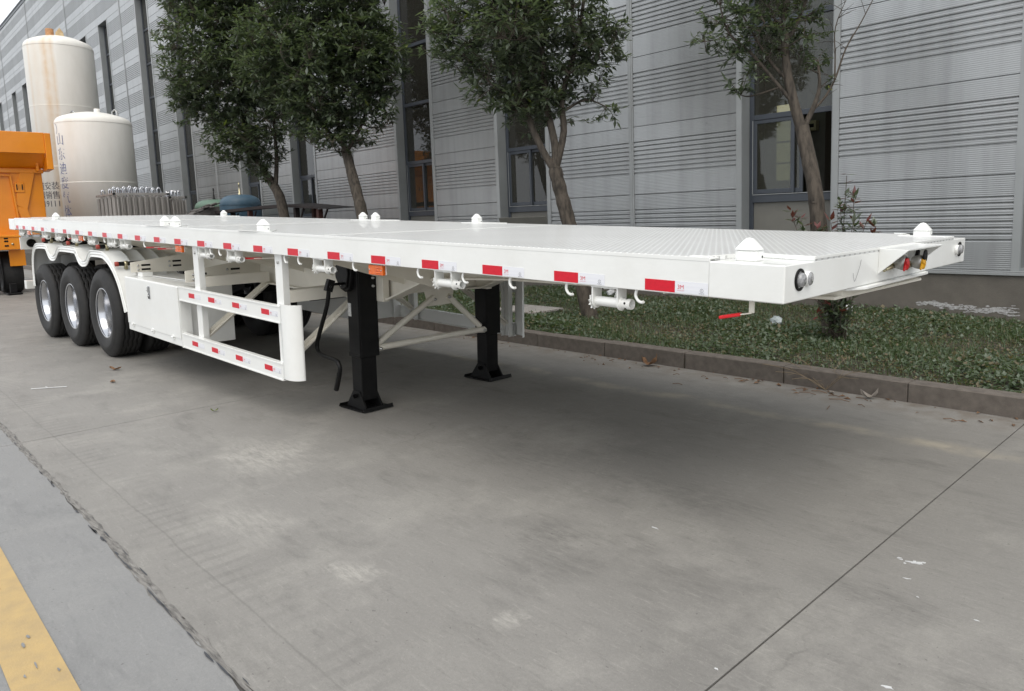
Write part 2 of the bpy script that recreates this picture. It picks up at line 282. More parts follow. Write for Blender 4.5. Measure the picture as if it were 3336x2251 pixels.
def tank_paint(name, streaks):
    m = mat(name, (0.80, 0.79, 0.75), (0.70, 0.69, 0.64), rough=0.5, scale=1.3, stretch=(1, 1, 0.35))
    t = m.node_tree; p = t.nodes['Principled BSDF']
    col = p.inputs['Base Color'].links[0].from_socket
    tc = N(t, 'ShaderNodeTexCoord'); sp = N(t, 'ShaderNodeSeparateXYZ'); t.links.new(tc.outputs['Object'], sp.inputs[0])
    def mth(op, a, b=None):
        x = N(t, 'ShaderNodeMath', operation=op)
        for i, q in ((0, a), (1, b)):
            if q is None: continue
            if isinstance(q, (int, float)): x.inputs[i].default_value = q
            else: t.links.new(q, x.inputs[i])
        return x.outputs[0]
    ang = mth('ARCTAN2', sp.outputs[1], sp.outputs[0])
    nz = N(t, 'ShaderNodeTexNoise'); nz.inputs['Scale'].default_value = 3; nz.inputs['Detail'].default_value = 8
    mp = N(t, 'ShaderNodeMapping'); mp.inputs['Scale'].default_value = (1.5, 1.5, 0.5); t.links.new(tc.outputs['Object'], mp.inputs[0]); t.links.new(mp.outputs[0], nz.inputs['Vector'])
    wob = mth('MULTIPLY', mth('SUBTRACT', nz.outputs['Fac'], 0.5), 0.10)
    for a0, w, k in streaks:
        d = mth('ABSOLUTE', mth('ADD', mth('SUBTRACT', ang, a0), wob))
        r = N(t, 'ShaderNodeMapRange'); r.inputs[1].default_value = 0; r.inputs[2].default_value = w; r.inputs[3].default_value = k; r.inputs[4].default_value = 0; t.links.new(d, r.inputs[0])
        n2 = N(t, 'ShaderNodeTexNoise'); n2.inputs['Scale'].default_value = 5; n2.inputs['Detail'].default_value = 9; t.links.new(tc.outputs['Object'], n2.inputs['Vector'])
        f = mth('MULTIPLY', r.outputs[0], mth('ADD', n2.outputs['Fac'], 0.25))
        mc = N(t, 'ShaderNodeMix', data_type='RGBA'); t.links.new(f, mc.inputs[0]); t.links.new(col, mc.inputs[6]); mc.inputs[7].default_value = (0.60, 0.36, 0.12, 1)
        col = mc.outputs[2]
    t.links.new(col, p.inputs['Base Color'])
    return m
M['tank_rusty'] = tank_paint('rust_streaked_white_paint', [(-0.62, 0.17, 0.62), (-0.42, 0.11, 0.5), (-0.95, 0.3, 0.18), (-1.22, 0.10, 0.3)])
M['tank_white'] = tank_paint('weathered_white_paint', [(-0.9, 0.25, 0.10)])

# ------------------------------------------------------------------ mesh builder
class MB:
    def __init__(s): s.v = []; s.f = []; s.m = []; s.sm = []
    def add(s, vs, fs, mi=0, smooth=False):
        o = len(s.v); s.v += [tuple(v) for v in vs]
        for f in fs: s.f.append(tuple(o + i for i in f)); s.m.append(mi); s.sm.append(smooth)
        return s
    def box(s, x0, x1, y0, y1, z0, z1, mi=0, mx=None):
        if x0 > x1: x0, x1 = x1, x0
        if y0 > y1: y0, y1 = y1, y0
        if z0 > z1: z0, z1 = z1, z0
        v = [(x0, y0, z0), (x1, y0, z0), (x1, y1, z0), (x0, y1, z0), (x0, y0, z1), (x1, y0, z1), (x1, y1, z1), (x0, y1, z1)]
        if mx is not None: v = [mx @ Vector(q) for q in v]
        return s.add(v, [(0, 3, 2, 1), (4, 5, 6, 7), (0, 1, 5, 4), (1, 2, 6, 5), (2, 3, 7, 6), (3, 0, 4, 7)], mi)
    def bar(s, a, b, w, h, up=(0, 0, 1), mi=0):
        a, b = Vector(a), Vector(b); d = b - a; L = d.length; d.normalize(); up = Vector(up)
        sd = d.cross(up)
        if sd.length < 1e-4: sd = d.cross(Vector((0, 1, 0)))
        sd.normalize(); u = sd.cross(d)
        v = [p + sd * (i * w / 2) + u * (j * h / 2) for p in (a, b) for i, j in ((-1, -1), (1, -1), (1, 1), (-1, 1))]
        return s.add(v, [(0, 1, 2, 3), (7, 6, 5, 4), (0, 4, 5, 1), (1, 5, 6, 2), (2, 6, 7, 3), (3, 7, 4, 0)], mi)
    def prism(s, poly, axis, a, b, mi=0, smooth=False):
        """poly: list of 2D points; axis 'x' (y,z), 'y' (x,z), 'z' (x,y)"""
        def p3(q, t): return {'x': (t, q[0], q[1]), 'y': (q[0], t, q[1]), 'z': (q[0], q[1], t)}[axis]
        n = len(poly); v = [p3(q, a) for q in poly] + [p3(q, b) for q in poly]
        s.add(v, [tuple(range(n - 1, -1, -1)), tuple(range(n, 2 * n))], mi)
        s.add(v, [(i, (i + 1) % n, n + (i + 1) % n, n + i) for i in range(n)], mi, smooth)
        return s
    def tube(s, pts, r, n=8, mi=0, cap=True, smooth=True):
        pts = [Vector(p) for p in pts]; rs = r if isinstance(r, (list, tuple)) else [r] * len(pts)
        prev = None; rings = []
        for i, p in enumerate(pts):
            d = (pts[min(i + 1, len(pts) - 1)] - pts[max(i - 1, 0)]).normalized()
            if prev is None:
                a = d.cross(Vector((0, 0, 1)))
                if a.length < 0.05: a = d.cross(Vector((1, 0, 0)))
            else: a = prev - d * prev.dot(d)
            a.normalize(); prev = a; b = d.cross(a)
            rings.append([p + (a * math.cos(2 * PI * k / n) + b * math.sin(2 * PI * k / n)) * rs[i] for k in range(n)])
        v = [q for R in rings for q in R]
        f = [(i * n + k, i * n + (k + 1) % n, (i + 1) * n + (k + 1) % n, (i + 1) * n + k) for i in range(len(pts) - 1) for k in range(n)]
        s.add(v, f, mi, smooth)
        if cap: s.add(v, [tuple(range(n - 1, -1, -1)), tuple((len(pts) - 1) * n + k for k in range(n))], mi)
        return s
    def lathe(s, prof, n=32, axis='z', c=(0, 0, 0), mi=0, smooth=True, close=False):
        """prof: (r, t) along the axis"""
        v = []
        for r, t in prof:
            for k in range(n):
                a = 2 * PI * k / n; p, q = r * math.cos(a), r * math.sin(a)
                v.append({'z': (c[0] + p, c[1] + q, c[2] + t), 'y': (c[0] + q, c[1] + t, c[2] + p), 'x': (c[0] + t, c[1] + p, c[2] + q)}[axis])
        m = len(prof); f = []
        for i in range(m if close else m - 1):
            j = (i + 1) % m
            f += [(i * n + k, i * n + (k + 1) % n, j * n + (k + 1) % n, j * n + k) for k in range(n)]
        return s.add(v, f, mi, smooth)
    def disc(s, c, r, axis='x', n=16, mi=0):
        v = []
        for k in range(n):
            a = 2 * PI * k / n; p, q = r * math.cos(a), r * math.sin(a)
            v.append({'z': (c[0] + p, c[1] + q, c[2]), 'y': (c[0] + q, c[1], c[2] + p), 'x': (c[0], c[1] + p, c[2] + q)}[axis])
        return s.add(v, [tuple(range(n))], mi)
    def mesh(s, name, mats, bevel=0.0, fix=True):
        me = bpy.data.meshes.new(name); me.from_pydata(s.v, [], s.f)
        mats = mats if isinstance(mats, (list, tuple)) else [mats]
        for m in mats: me.materials.append(m)
        if len(s.f): me.polygons.foreach_set('material_index', s.m); me.polygons.foreach_set('use_smooth', s.sm)
        if fix or bevel:
            bm = bmesh.new(); bm.from_mesh(me)
            if bevel:
                bmesh.ops.remove_doubles(bm, verts=bm.verts, dist=1e-5)
            if fix: bmesh.ops.recalc_face_normals(bm, faces=bm.faces)
            if bevel:
                e = [e for e in bm.edges if len(e.link_faces) == 2 and e.calc_face_angle(0) > 0.6]
                if e: bmesh.ops.bevel(bm, geom=e, offset=bevel, segments=1, affect='EDGES', clamp_overlap=True)
            bm.to_mesh(me); bm.free()
        me.update(); return me
    def build(s, name, mats, parent=None, bevel=0.0, fix=True, loc=None):
        return link(name, s.mesh(name, mats, bevel, fix), parent, loc)
def link(name, me, parent=None, loc=None):
    o = bpy.data.objects.new(name, me); COL.objects.link(o)
    if parent: o.parent = parent
    if loc is not None: o.location = loc
    return o
def thing(name, label, cat, loc=(0, 0, 0), group=None, rot=(0, 0, 0)):
    o = bpy.data.objects.new(name, None); COL.objects.link(o); o.empty_display_size = 0.2
    o.location = loc; o.rotation_euler = rot; return tag(o, label, cat, group)
def tag(o, label=None, cat=None, group=None, kind=None):
    if label: o['label'] = label
    if cat: o['category'] = cat
    if group: o['group'] = group
    if kind: o['kind'] = kind
    return o
def copy_tree(o, parent=None, loc=None):
    c = o.copy(); COL.objects.link(c)
    if parent is not None: c.parent = parent
    if loc is not None: c.location = loc
    for ch in o.children: copy_tree(ch, c)
    return c
def text_mesh(txt, size, align='LEFT'):
    cu = bpy.data.curves.new('t', 'FONT'); cu.body = txt; cu.size = size; cu.align_x = align; cu.resolution_u = 3
    ob = bpy.data.objects.new('t', cu); COL.objects.link(ob)
    me = bpy.data.meshes.new_from_object(ob.evaluated_get(bpy.context.evaluated_depsgraph_get()))
    bpy.data.objects.remove(ob); bpy.data.curves.remove(cu); return me

# ------------------------------------------------------------------ ground
g = MB(); g.add([(-400, -400, -0.007), (300, -400, -0.007), (300, 400, -0.007), (-400, 400, -0.007)], [(0, 1, 2, 3)])
ground = tag(g.build('ground', mat('joint_bed', (0.11, 0.105, 0.098), (0.075, 0.072, 0.067), rough=0.9, scale=0.4)), kind='structure')
XJ = [0.132 + 5.1 * k for k in range(-13, 4)]
def slab_edge(x0, x1, y, amp, n, seed):
    r = random.Random(seed); return [(x0 + (x1 - x0) * i / n, y + (r.uniform(-amp, amp) if 0 < i < n else 0)) for i in range(n + 1)]
for i in range(len(XJ) - 1):
    x0, x1 = XJ[i] + 0.004, XJ[i + 1] - 0.004
    for j, (y0, y1) in enumerate([(-1.738, 3.205), (-6.9, -1.752), (-12.0, -6.91)]):
        b = MB()
        if j == 0: poly = slab_edge(x0, x1, y0, 0.012, 60, i) + [(x1, y1), (x0, y1)]
        elif j == 1: poly = [(x0, y0), (x1, y0)] + slab_edge(x1, x0, y1, 0.012, 60, i + 50)
        else: poly = [(x0, y0), (x1, y0), (x1, y1), (x0, y1)]
        b.prism(poly, 'z', -0.006, 0.0)
        b.build('concrete_slab', M['concrete'] if j == 0 else M['concrete_cool'], ground)
# crumbling mortar in the long joint
r_ = random.Random(3); b = MB(); n = 900; X0, X1 = -46.0, 6.0; rows = []
wob = 0
for i in range(n + 1):
    t = i / n; x = X0 + (X1 - X0) * t
    wob = wob * 0.9 + r_.uniform(-1, 1) * 0.003
    hw = 0.015 + 0.005 * math.sin(x * 2.1) + r_.uniform(-0.006, 0.006)
    c = -1.745 + wob
    rows.append([(x + r_.uniform(-.01, .01), c - hw, 0.001), (x, c - hw * 0.5, r_.uniform(-0.001, 0.0035)), (x, c, r_.uniform(-0.003, 0.003)), (x, c + hw * 0.5, r_.uniform(-0.001, 0.0035)), (x + r_.uniform(-.01, .01), c + hw + r_.uniform(0, 0.008), 0.0015)])
v = [p for R in rows for p in R]
b.add(v, [(i * 5 + k, (i + 1) * 5 + k, (i + 1) * 5 + k + 1, i * 5 + k + 1) for i in range(n) for k in range(4)])
tag(b.build('joint_mortar', M['filler'], ground, fix=False), kind='stuff')
b = MB()
for i in range(60):                                   # flakes of old sealant along the joint
    x = r_.uniform(-9, 0.5); y = -1.745 + r_.choice((-1, -1, -1, 1)) * r_.uniform(0.010, 0.020); L = r_.uniform(0.025, 0.085); w = r_.uniform(0.002, 0.005)
    k = 7; pts = [(x + L * math.cos(2 * PI * q / k) * r_.uniform(0.5, 1.1), y + w * math.sin(2 * PI * q / k) * r_.uniform(0.3, 1.3), 0.0045) for q in range(k)]
    b.add(pts, [tuple(range(k))])
tag(b.build('sealant_flakes', M['chip_dark'], ground, fix=False), kind='stuff')
# yellow lane line with worn holes
b = MB(); y0, y1 = -2.2865, -2.125; nx = 900
for i in range(60):
    xa, xb = -40 + i * 0.8, -40 + (i + 1) * 0.8
    e = [r_.uniform(-0.003, 0.003) for _ in range(2)]
    b.add([(xa, y0, 0.004), (xb, y0, 0.004), (xb, y1, 0.004), (xa, y1, 0.004)], [(0, 1, 2, 3)])
tag(b.build('lane_line', M['yellow'], ground, fix=False))
b = MB()
for x, y, L, w in [(-1.86, -2.185, .020, .006), (-1.80, -2.208, .025, .006), (-1.53, -2.15, .018, .004), (-1.62, -2.2, .03, .003), (-1.57, -2.24, .014, .004), (-1.4, -2.21, .02, .005), (-2.4, -2.2, .012, .004), (-1.3, -2.17, .03, .006)]:
    k = 13; b.add([(x + L * math.cos(2 * PI * q / k) * r_.uniform(.5, 1.2), y + w * math.sin(2 * PI * q / k) * r_.uniform(.5, 1.2), 0.0075) for q in range(k)], [tuple(range(k))])
tag(b.build('worn_patches', M['concrete_cool'], ground, fix=False), kind='stuff')

# ------------------------------------------------------------------ kerb, planting bed
kerb = tag(MB().box(-64, 8, 3.215, 3.35, -0.03, 0.10).build('kerb', M['soil']), kind='structure')
me = None
for k in range(-60, 8):
    x = -0.668 + 1.022 * k
    if me is None: me = MB().box(0.004, 1.018, 3.205, 3.362, -0.03, 0.152).mesh('kerb_stone', M['kerb'], bevel=0.007)
    o = link('kerb_stone', me, kerb, (x, random.uniform(-0.004, 0.004), random.uniform(-0.003, 0.003)))
    o.rotation_euler = (0, 0, random.uniform(-0.002, 0.002))
b = MB(); nx, ny = 150, 8; vs = []
for i in range(nx + 1):
    for j in range(ny + 1):
        x = -62 + 70 * i / nx; y = 3.355 + (6.74 - 3.355) * j / ny
        vs.append((x, y, 0.125 + 0.05 * (j / ny) + 0.012 * math.sin(x * 3.1 + j) + random.uniform(-.006, .006) - (0.02 if j == 0 else 0)))
b.add(vs, [(i * (ny + 1) + j, (i + 1) * (ny + 1) + j, (i + 1) * (ny + 1) + j + 1, i * (ny + 1) + j + 1) for i in range(nx) for j in range(ny)])
bed = tag(b.build('planting_bed', M['soil'], fix=False), kind='structure')
def bed_z(x, y): return 0.125 + 0.05 * (y - 3.355) / 3.39

def leaf_field(name, P, Lw, yaw, pitch, mats, mi, cup=0.25):
    """one mesh of folded leaves. P (n,3) base points, Lw (n,2) length and width, yaw, pitch (n), mi (n)"""
    n = len(P)
    tmpl = np.array([[0, 0, 0], [0.42, 0.5, 0.0], [1, 0, -0.06], [0.42, -0.5, 0.0], [0.45, 0, -cup * 0.45]])
    V = np.repeat(tmpl[None], n, 0).copy()
    V[:, :, 0] *= Lw[:, None, 0]; V[:, :, 1] *= Lw[:, None, 1]; V[:, :, 2] *= Lw[:, None, 1]
    cp, sp = np.cos(pitch)[:, None], np.sin(pitch)[:, None]
    x = V[:, :, 0] * cp - V[:, :, 2] * sp; z = V[:, :, 0] * sp + V[:, :, 2] * cp; y = V[:, :, 1]
    cy, sy = np.cos(yaw)[:, None], np.sin(yaw)[:, None]
    Q = np.stack([x * cy - y * sy, x * sy + y * cy, z], -1) + P[:, None, :]
    F = np.array([[0, 4, 1], [1, 4, 2], [2, 4, 3], [3, 4, 0]])
    faces = (F[None] + 5 * np.arange(n)[:, None, None]).reshape(-1, 3)
    me = bpy.data.meshes.new(name)
    me.vertices.add(n * 5); me.vertices.foreach_set('co', Q.reshape(-1).astype(np.float32))
    me.loops.add(len(faces) * 3); me.loops.foreach_set('vertex_index', faces.reshape(-1).astype(np.int32))
    me.polygons.add(len(faces)); me.polygons.foreach_set('loop_start', np.arange(0, len(faces) * 3, 3, dtype=np.int32))
    me.polygons.foreach_set('material_index', np.repeat(mi, 4).astype(np.int32))
    for m in mats: me.materials.append(m)
    me.update(calc_edges=True); return me
def clump(x, y):   # patchiness of the ground cover
    return 0.5 + 0.25 * np.sin(x * 2.3 + 1.3 * np.sin(y * 1.9)) + 0.25 * np.sin(y * 3.1 + x * 1.1 + 2)
def cover(n, x0, x1, y0, y1, L0, L1):
    x = rng.uniform(x0, x1, n); y = rng.uniform(y0, y1, n)
    c = clump(x, y); keep = rng.random(n) < 0.35 + 0.65 * c
    x, y, c = x[keep], y[keep], c[keep]; n = len(x)
    h = rng.random(n) ** 1.6 * (0.02 + 0.075 * c); h[y < 3.5] *= 0.45
    P = np.stack([x, y, 0.125 + 0.05 * (y - 3.355) / 3.39 + h], -1)
    L = rng.uniform(L0, L1, n) * (0.7 + 0.5 * c); w = L * rng.uniform(0.45, 0.85, n)
    mi = rng.choice(3, n, p=[0.70, 0.17, 0.13]); mi[(c < 0.35) & (rng.random(n) < 0.25)] = 2
    return leaf_field('ground_cover', P, np.stack([L, w], -1), rng.uniform(0, 2 * PI, n), rng.normal(0.25, 0.45, n), [M['ground_leaf'], M['ground_leaf_pale'], M['ground_leaf_dry']], mi, 0.5)
tag(link('ground_cover', cover(125000, -9.5, 1.6, 3.36, 6.72, 0.020, 0.056)), 'low leafy ground cover filling the bed between the kerb and the grey wall', 'ground cover', kind='stuff')
tag(link('ground_cover', cover(26000, -30, -9.5, 3.36, 6.72, 0.035, 0.08)), 'leafy ground cover seen far under the trailer between its legs and wheels', 'ground cover', kind='stuff')
def grass(n, x0, x1, y0, y1):
    x = rng.uniform(x0, x1, n); y = rng.uniform(y0, y1, n); c = clump(x + 1.7, y * 1.3 + 2); k = rng.random(n) < c ** 1.5
    x, y = x[k], y[k]; n = len(x); P = np.stack([x, y, 0.13 + 0.05 * (y - 3.355) / 3.39], -1)
    L = rng.uniform(0.04, 0.12, n); w = np.full(n, 0.006)
    return leaf_field('grass', P, np.stack([L, w], -1), rng.uniform(0, 2 * PI, n), rng.uniform(0.6, 1.5, n), [M['grass_blade'], M['ground_leaf_dry']], rng.choice(2, n, p=[0.88, 0.12]), 0.3)
tag(link('grass', grass(60000, -9.5, 1.6, 3.37, 6.73)), 'thin green grass blades among the ground cover leaves', 'grass', kind='stuff')

# ------------------------------------------------------------------ the factory
WY = 6.75
fac = thing('factory_building', 'long silver grey clad factory hall with tall narrow windows behind the trees', 'building', (-30, WY, 0))
FO = Vector((30, -WY, 0))          # children are written in world coordinates and moved by this
Z0, MOD, TOP = 0.741, 1.059, 14.37
prof = [(0.0, 0.006), (0.018, 0.006)]          # (depth into the wall, height)
prof = [(0.022, 0.0), (0.022, 0.0035), (0.0, 0.006)]
for k in range(8):
    zg = 0.335 + 0.0685 * k
    prof += [(0.0, zg - 0.016), (0.006, zg - 0.009), (0.021, zg - 0.005), (0.022, zg + 0.005), (0.002, zg + 0.007), (0.0, zg + 0.012)]
prof += [(0.0, MOD - 0.006), (0.022, MOD - 0.0035)]
b = MB(); n = len(prof)
b.add([(x, d, z) for x in (0, 1) for d, z in prof], [(i, n + i, n + i + 1, i + 1) for i in range(n - 1)])
PANEL = b.mesh('cladding_panel', M['cladding'], fix=False)
WIN = []
for k in range(-1, 8):
    WIN += [-3.55 - 8.655 * k + 0 * k]
WIN = sorted([-3.55 - 8.655 * k for k in range(0, 8)] + [-0.115 - 8.655 * k for k in range(0, 8)], reverse=True)
SEAM = [-6.18 - 8.66 * k for k in range(0, 7)] + [2.48]
HW = 0.655; TRW = 0.08; WTOP = 10.3
# bays between the windows and the seams
cuts = [(c - HW - TRW, c + HW + TRW) for c in WIN]
edges = []
right = 6.0
segs = []
for c in sorted(cuts, key=lambda q: -q[0]):
    segs.append((c[1], right)); right = c[0]
segs.append((-74.0, right))
bays = []
for a, c in segs:
    ss = sorted([s for s in SEAM if a + 0.3 < s < c - 0.3]); cur = a
    for s in ss: bays.append((cur, s - 0.045)); cur = s + 0.045
    bays.append((cur, c))
def panels(x0, x1, k0, k1):
    for k in range(k0, k1):
        o = link('cladding_panel', PANEL, fac, Vector((x0 + 0.002, WY, Z0 + MOD * k)) + FO)
        o.scale = (x1 - x0 - 0.004, 1, min(MOD, TOP - Z0 - MOD * k) / MOD)
for x0, x1 in bays: panels(x0, x1, 0, 13)
def P(mb, name, m, bevel=0.0, parent=None, fix=True): return mb.build(name, m, parent or fac, bevel, fix, FO if (parent is None) else None)
for k in range(13):                     # above the windows
    pass
ZW = Z0 + MOD * 9                       # 10.27, head of the windows
for c in WIN: panels(c - HW - TRW, c + HW + TRW, 9, 13)
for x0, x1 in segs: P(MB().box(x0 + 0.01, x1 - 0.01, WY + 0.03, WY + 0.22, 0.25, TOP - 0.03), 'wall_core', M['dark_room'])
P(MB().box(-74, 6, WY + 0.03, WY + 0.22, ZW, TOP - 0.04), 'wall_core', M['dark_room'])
for s in SEAM: P(MB().box(s - 0.048, s + 0.048, WY - 0.014, WY + 0.02, Z0, TOP).box(s - 0.02, s + 0.02, WY - 0.022, WY - 0.014, Z0, TOP), 'seam_trim', M['trim'], 0.003)
P(MB().box(-74, 6.05, WY - 0.03, WY + 0.3, TOP, TOP + 0.16).box(-74, 6.05, WY - 0.06, WY + 0.1, TOP + 0.163, TOP + 0.24), 'parapet_cap', M['alu_frame'], 0.006)
P(MB().box(-74, 6, WY - 0.055, WY + 0.03, 0.690, 0.722).box(-74, 6, WY - 0.035, WY + 0.03, 0.724, 0.740), 'base_flashing', M['trim'], 0.003)
P(MB().box(-74, 6, WY - 0.02, WY + 0.21, -0.2, 0.688), 'plinth', M['plinth'])
b = MB(); r2 = random.Random(9)
for i in range(230):
    u = r2.random(); x = -1.80 + 1.05 * u; zc = 0.325 - 0.05 * u + 0.012 * math.sin(u * 9) + r2.gauss(0, .012) * (1 + u); rx = r2.uniform(.008, .05); rz = r2.uniform(.003, .012); k = 8
    b.add([(x + rx * math.cos(2 * PI * q / k) * r2.uniform(.5, 1.2), WY - 0.0215 - 0.0001 * i / 10, zc + rz * math.sin(2 * PI * q / k) * r2.uniform(.5, 1.2)) for q in range(k)], [tuple(range(k))])
P(b, 'lime_bloom', M['limescale'], fix=False)
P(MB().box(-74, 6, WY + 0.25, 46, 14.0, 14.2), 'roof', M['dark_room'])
P(MB().box(-74, 6, 45.8, 46, -0.2, 14), 'rear_wall', M['plinth'])
P(MB().box(-74.1, -74, WY, 46, -0.2, 14.3), 'end_wall', M['plinth'])
P(MB().box(6, 6.1, WY, 46, -0.2, 14.3), 'end_wall', M['plinth'])
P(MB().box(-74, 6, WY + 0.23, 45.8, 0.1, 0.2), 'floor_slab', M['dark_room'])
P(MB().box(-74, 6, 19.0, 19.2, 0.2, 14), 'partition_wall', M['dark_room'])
b = MB(); b2 = MB()
for k in range(-70, 6, 3):
    b.box(k - .25, k + 0.2, 18.985, 18.998, 2.4, 4.7)
    for zz in (2.9, 3.55, 4.2, 4.85): b2.box(k - 0.27, k + 0.22, 18.96, 18.98, zz, zz + 0.05)
    b2.box(k + 0.9, k + 1.15, 18.6, 18.9, 0.2, 13.9)
P(b, 'inner_window', M['daylight_window'], fix=False); P(b2, 'inner_glazing_bar', M['alu_frame'])
P(MB().box(-40, -14, 12.0, 12.6, 5.4, 6.3), 'crane_girder', M['crane'], 0.02)
for x in (-17.3, -22.5): P(MB().lathe([(0, 0), (.16, .02), (.2, .08), (.05, .2)], 12, 'z', (x, 11.2, 6.8)), 'hanging_lamp', M['lamp'])
P(MB().box(-3.74, -3.60, 7.75, 7.85, 2.61, 2.75).box(-3.70, -3.63, 7.742, 7.749, 2.655, 2.705, 1), 'switch_box', [M['cream'], M['black']])
P(MB().box(-3.80, -3.52, 7.88, 8.2, 0.2, 5.2), 'inner_column', M['infill'])

TRANS = [2.78, 4.04, 5.28, 6.53, 7.78, 9.03]
def make_window(c, opened):
    x0, x1 = c - HW, c + HW
    w = MB()                                                    # trim flanges on the face and the reveals
    yb = WY + 0.22
    for xa, xb in ((x0 - TRW, x0), (x1, x1 + TRW)): w.box(xa, xb, WY - 0.012, WY + 0.028, Z0 + 0.001, ZW)
    w.box(x0 - 0.002, x0 + 0.012, WY - 0.011, yb + 0.06, Z0 + 0.001, ZW, 1); w.box(x1 - 0.012, x1 + 0.002, WY - 0.011, yb + 0.06, Z0 + 0.001, ZW, 1)
    w.box(x0, x1, WY - 0.010, yb + 0.06, ZW - 0.02, ZW, 1)
    w.box(x0 + 0.012, x1 - 0.012, WY - 0.009, yb, Z0 + 0.002, Z0 + 0.03, 1)
    win = P(w, 'window', [M['trim'], M['reveal']])
    L = lambda mb, name, m, bev=0.0, fix=True: mb.build(name, m, win, bev, fix)
    f = MB(); y0, y1 = yb - 0.03, yb + 0.04; xa, xb = x0 + 0.014, x1 - 0.014
    f.box(xa, xa + 0.06, y0, y1, Z0 + 0.03, ZW - 0.02); f.box(xb - 0.06, xb, y0, y1, Z0 + 0.03, ZW - 0.02)
    f.box(xa + 0.06, xb - 0.06, y0 + 0.003, y1 - 0.003, Z0 + 0.03, Z0 + 0.09); f.box(xa + 0.06, xb - 0.06, y0 + 0.003, y1 - 0.003, ZW - 0.08, ZW - 0.02)
    f.box(xa + 0.06, xb - 0.06, y0 - 0.012, y1 - 0.003, 1.60, 1.70)
    for z in TRANS: f.box(xa + 0.06, xb - 0.06, y0 + 0.003, y1 - 0.003, z - 0.035, z + 0.035)
    L(f, 'window_frame', M['alu_frame'], 0.003)
    L(MB().box(xa + 0.06, xb - 0.06, y0 - 0.020, y0 - 0.013, 1.705, 1.715).box(xa + 0.05, xa + 0.058, y0 - 0.008, y0 - 0.001, 1.72, 2.74), 'weather_strip', M['trim'])
    L(MB().box(xa + 0.06, xb - 0.06, yb - 0.004, yb + 0.012, Z0 + 0.09, 1.60), 'infill_panel', M['infill'])
    zs = TRANS + [ZW - 0.045]
    for za, zb in zip(zs[:-1], zs[1:]): L(MB().box(xa + 0.06, xb - 0.06, yb, yb + 0.006, za + 0.035, zb - 0.035), 'pane', M['glass'])
    xm = (xa + xb) / 2
    def sash(a, c2, yo):
        s = MB(); z0, z1 = 1.722, 2.742
        s.box(a, a + 0.05, yo, yo + 0.028, z0, z1); s.box(c2 - 0.05, c2, yo, yo + 0.028, z0, z1)
        s.box(a + 0.05, c2 - 0.05, yo + 0.002, yo + 0.026, z0, z0 + 0.06); s.box(a + 0.05, c2 - 0.05, yo + 0.002, yo + 0.026, z1 - 0.05, z1)
        L(s, 'sash', M['alu_frame'], 0.003); L(MB().box(a + 0.05, c2 - 0.05, yo + 0.011, yo + 0.017, z0 + 0.06, z1 - 0.05), 'pane', M['glass'])
    sash(xa + 0.06, xm + 0.03, yb - 0.022)
    if opened: sash(xa + 0.16, xm + 0.14, yb + 0.012)
    else: sash(xm - 0.02, xb - 0.06, yb + 0.012)
for i, c in enumerate(WIN): make_window(c, abs(c + 3.55) < 0.01)
# the sloped flap below the second window
P(MB().bar((-8.78, 6.70, 1.50), (-8.78, 6.93, 0.95), 1.29, 0.012, up=(0, 1, 0)), 'window_flap', M['infill'])

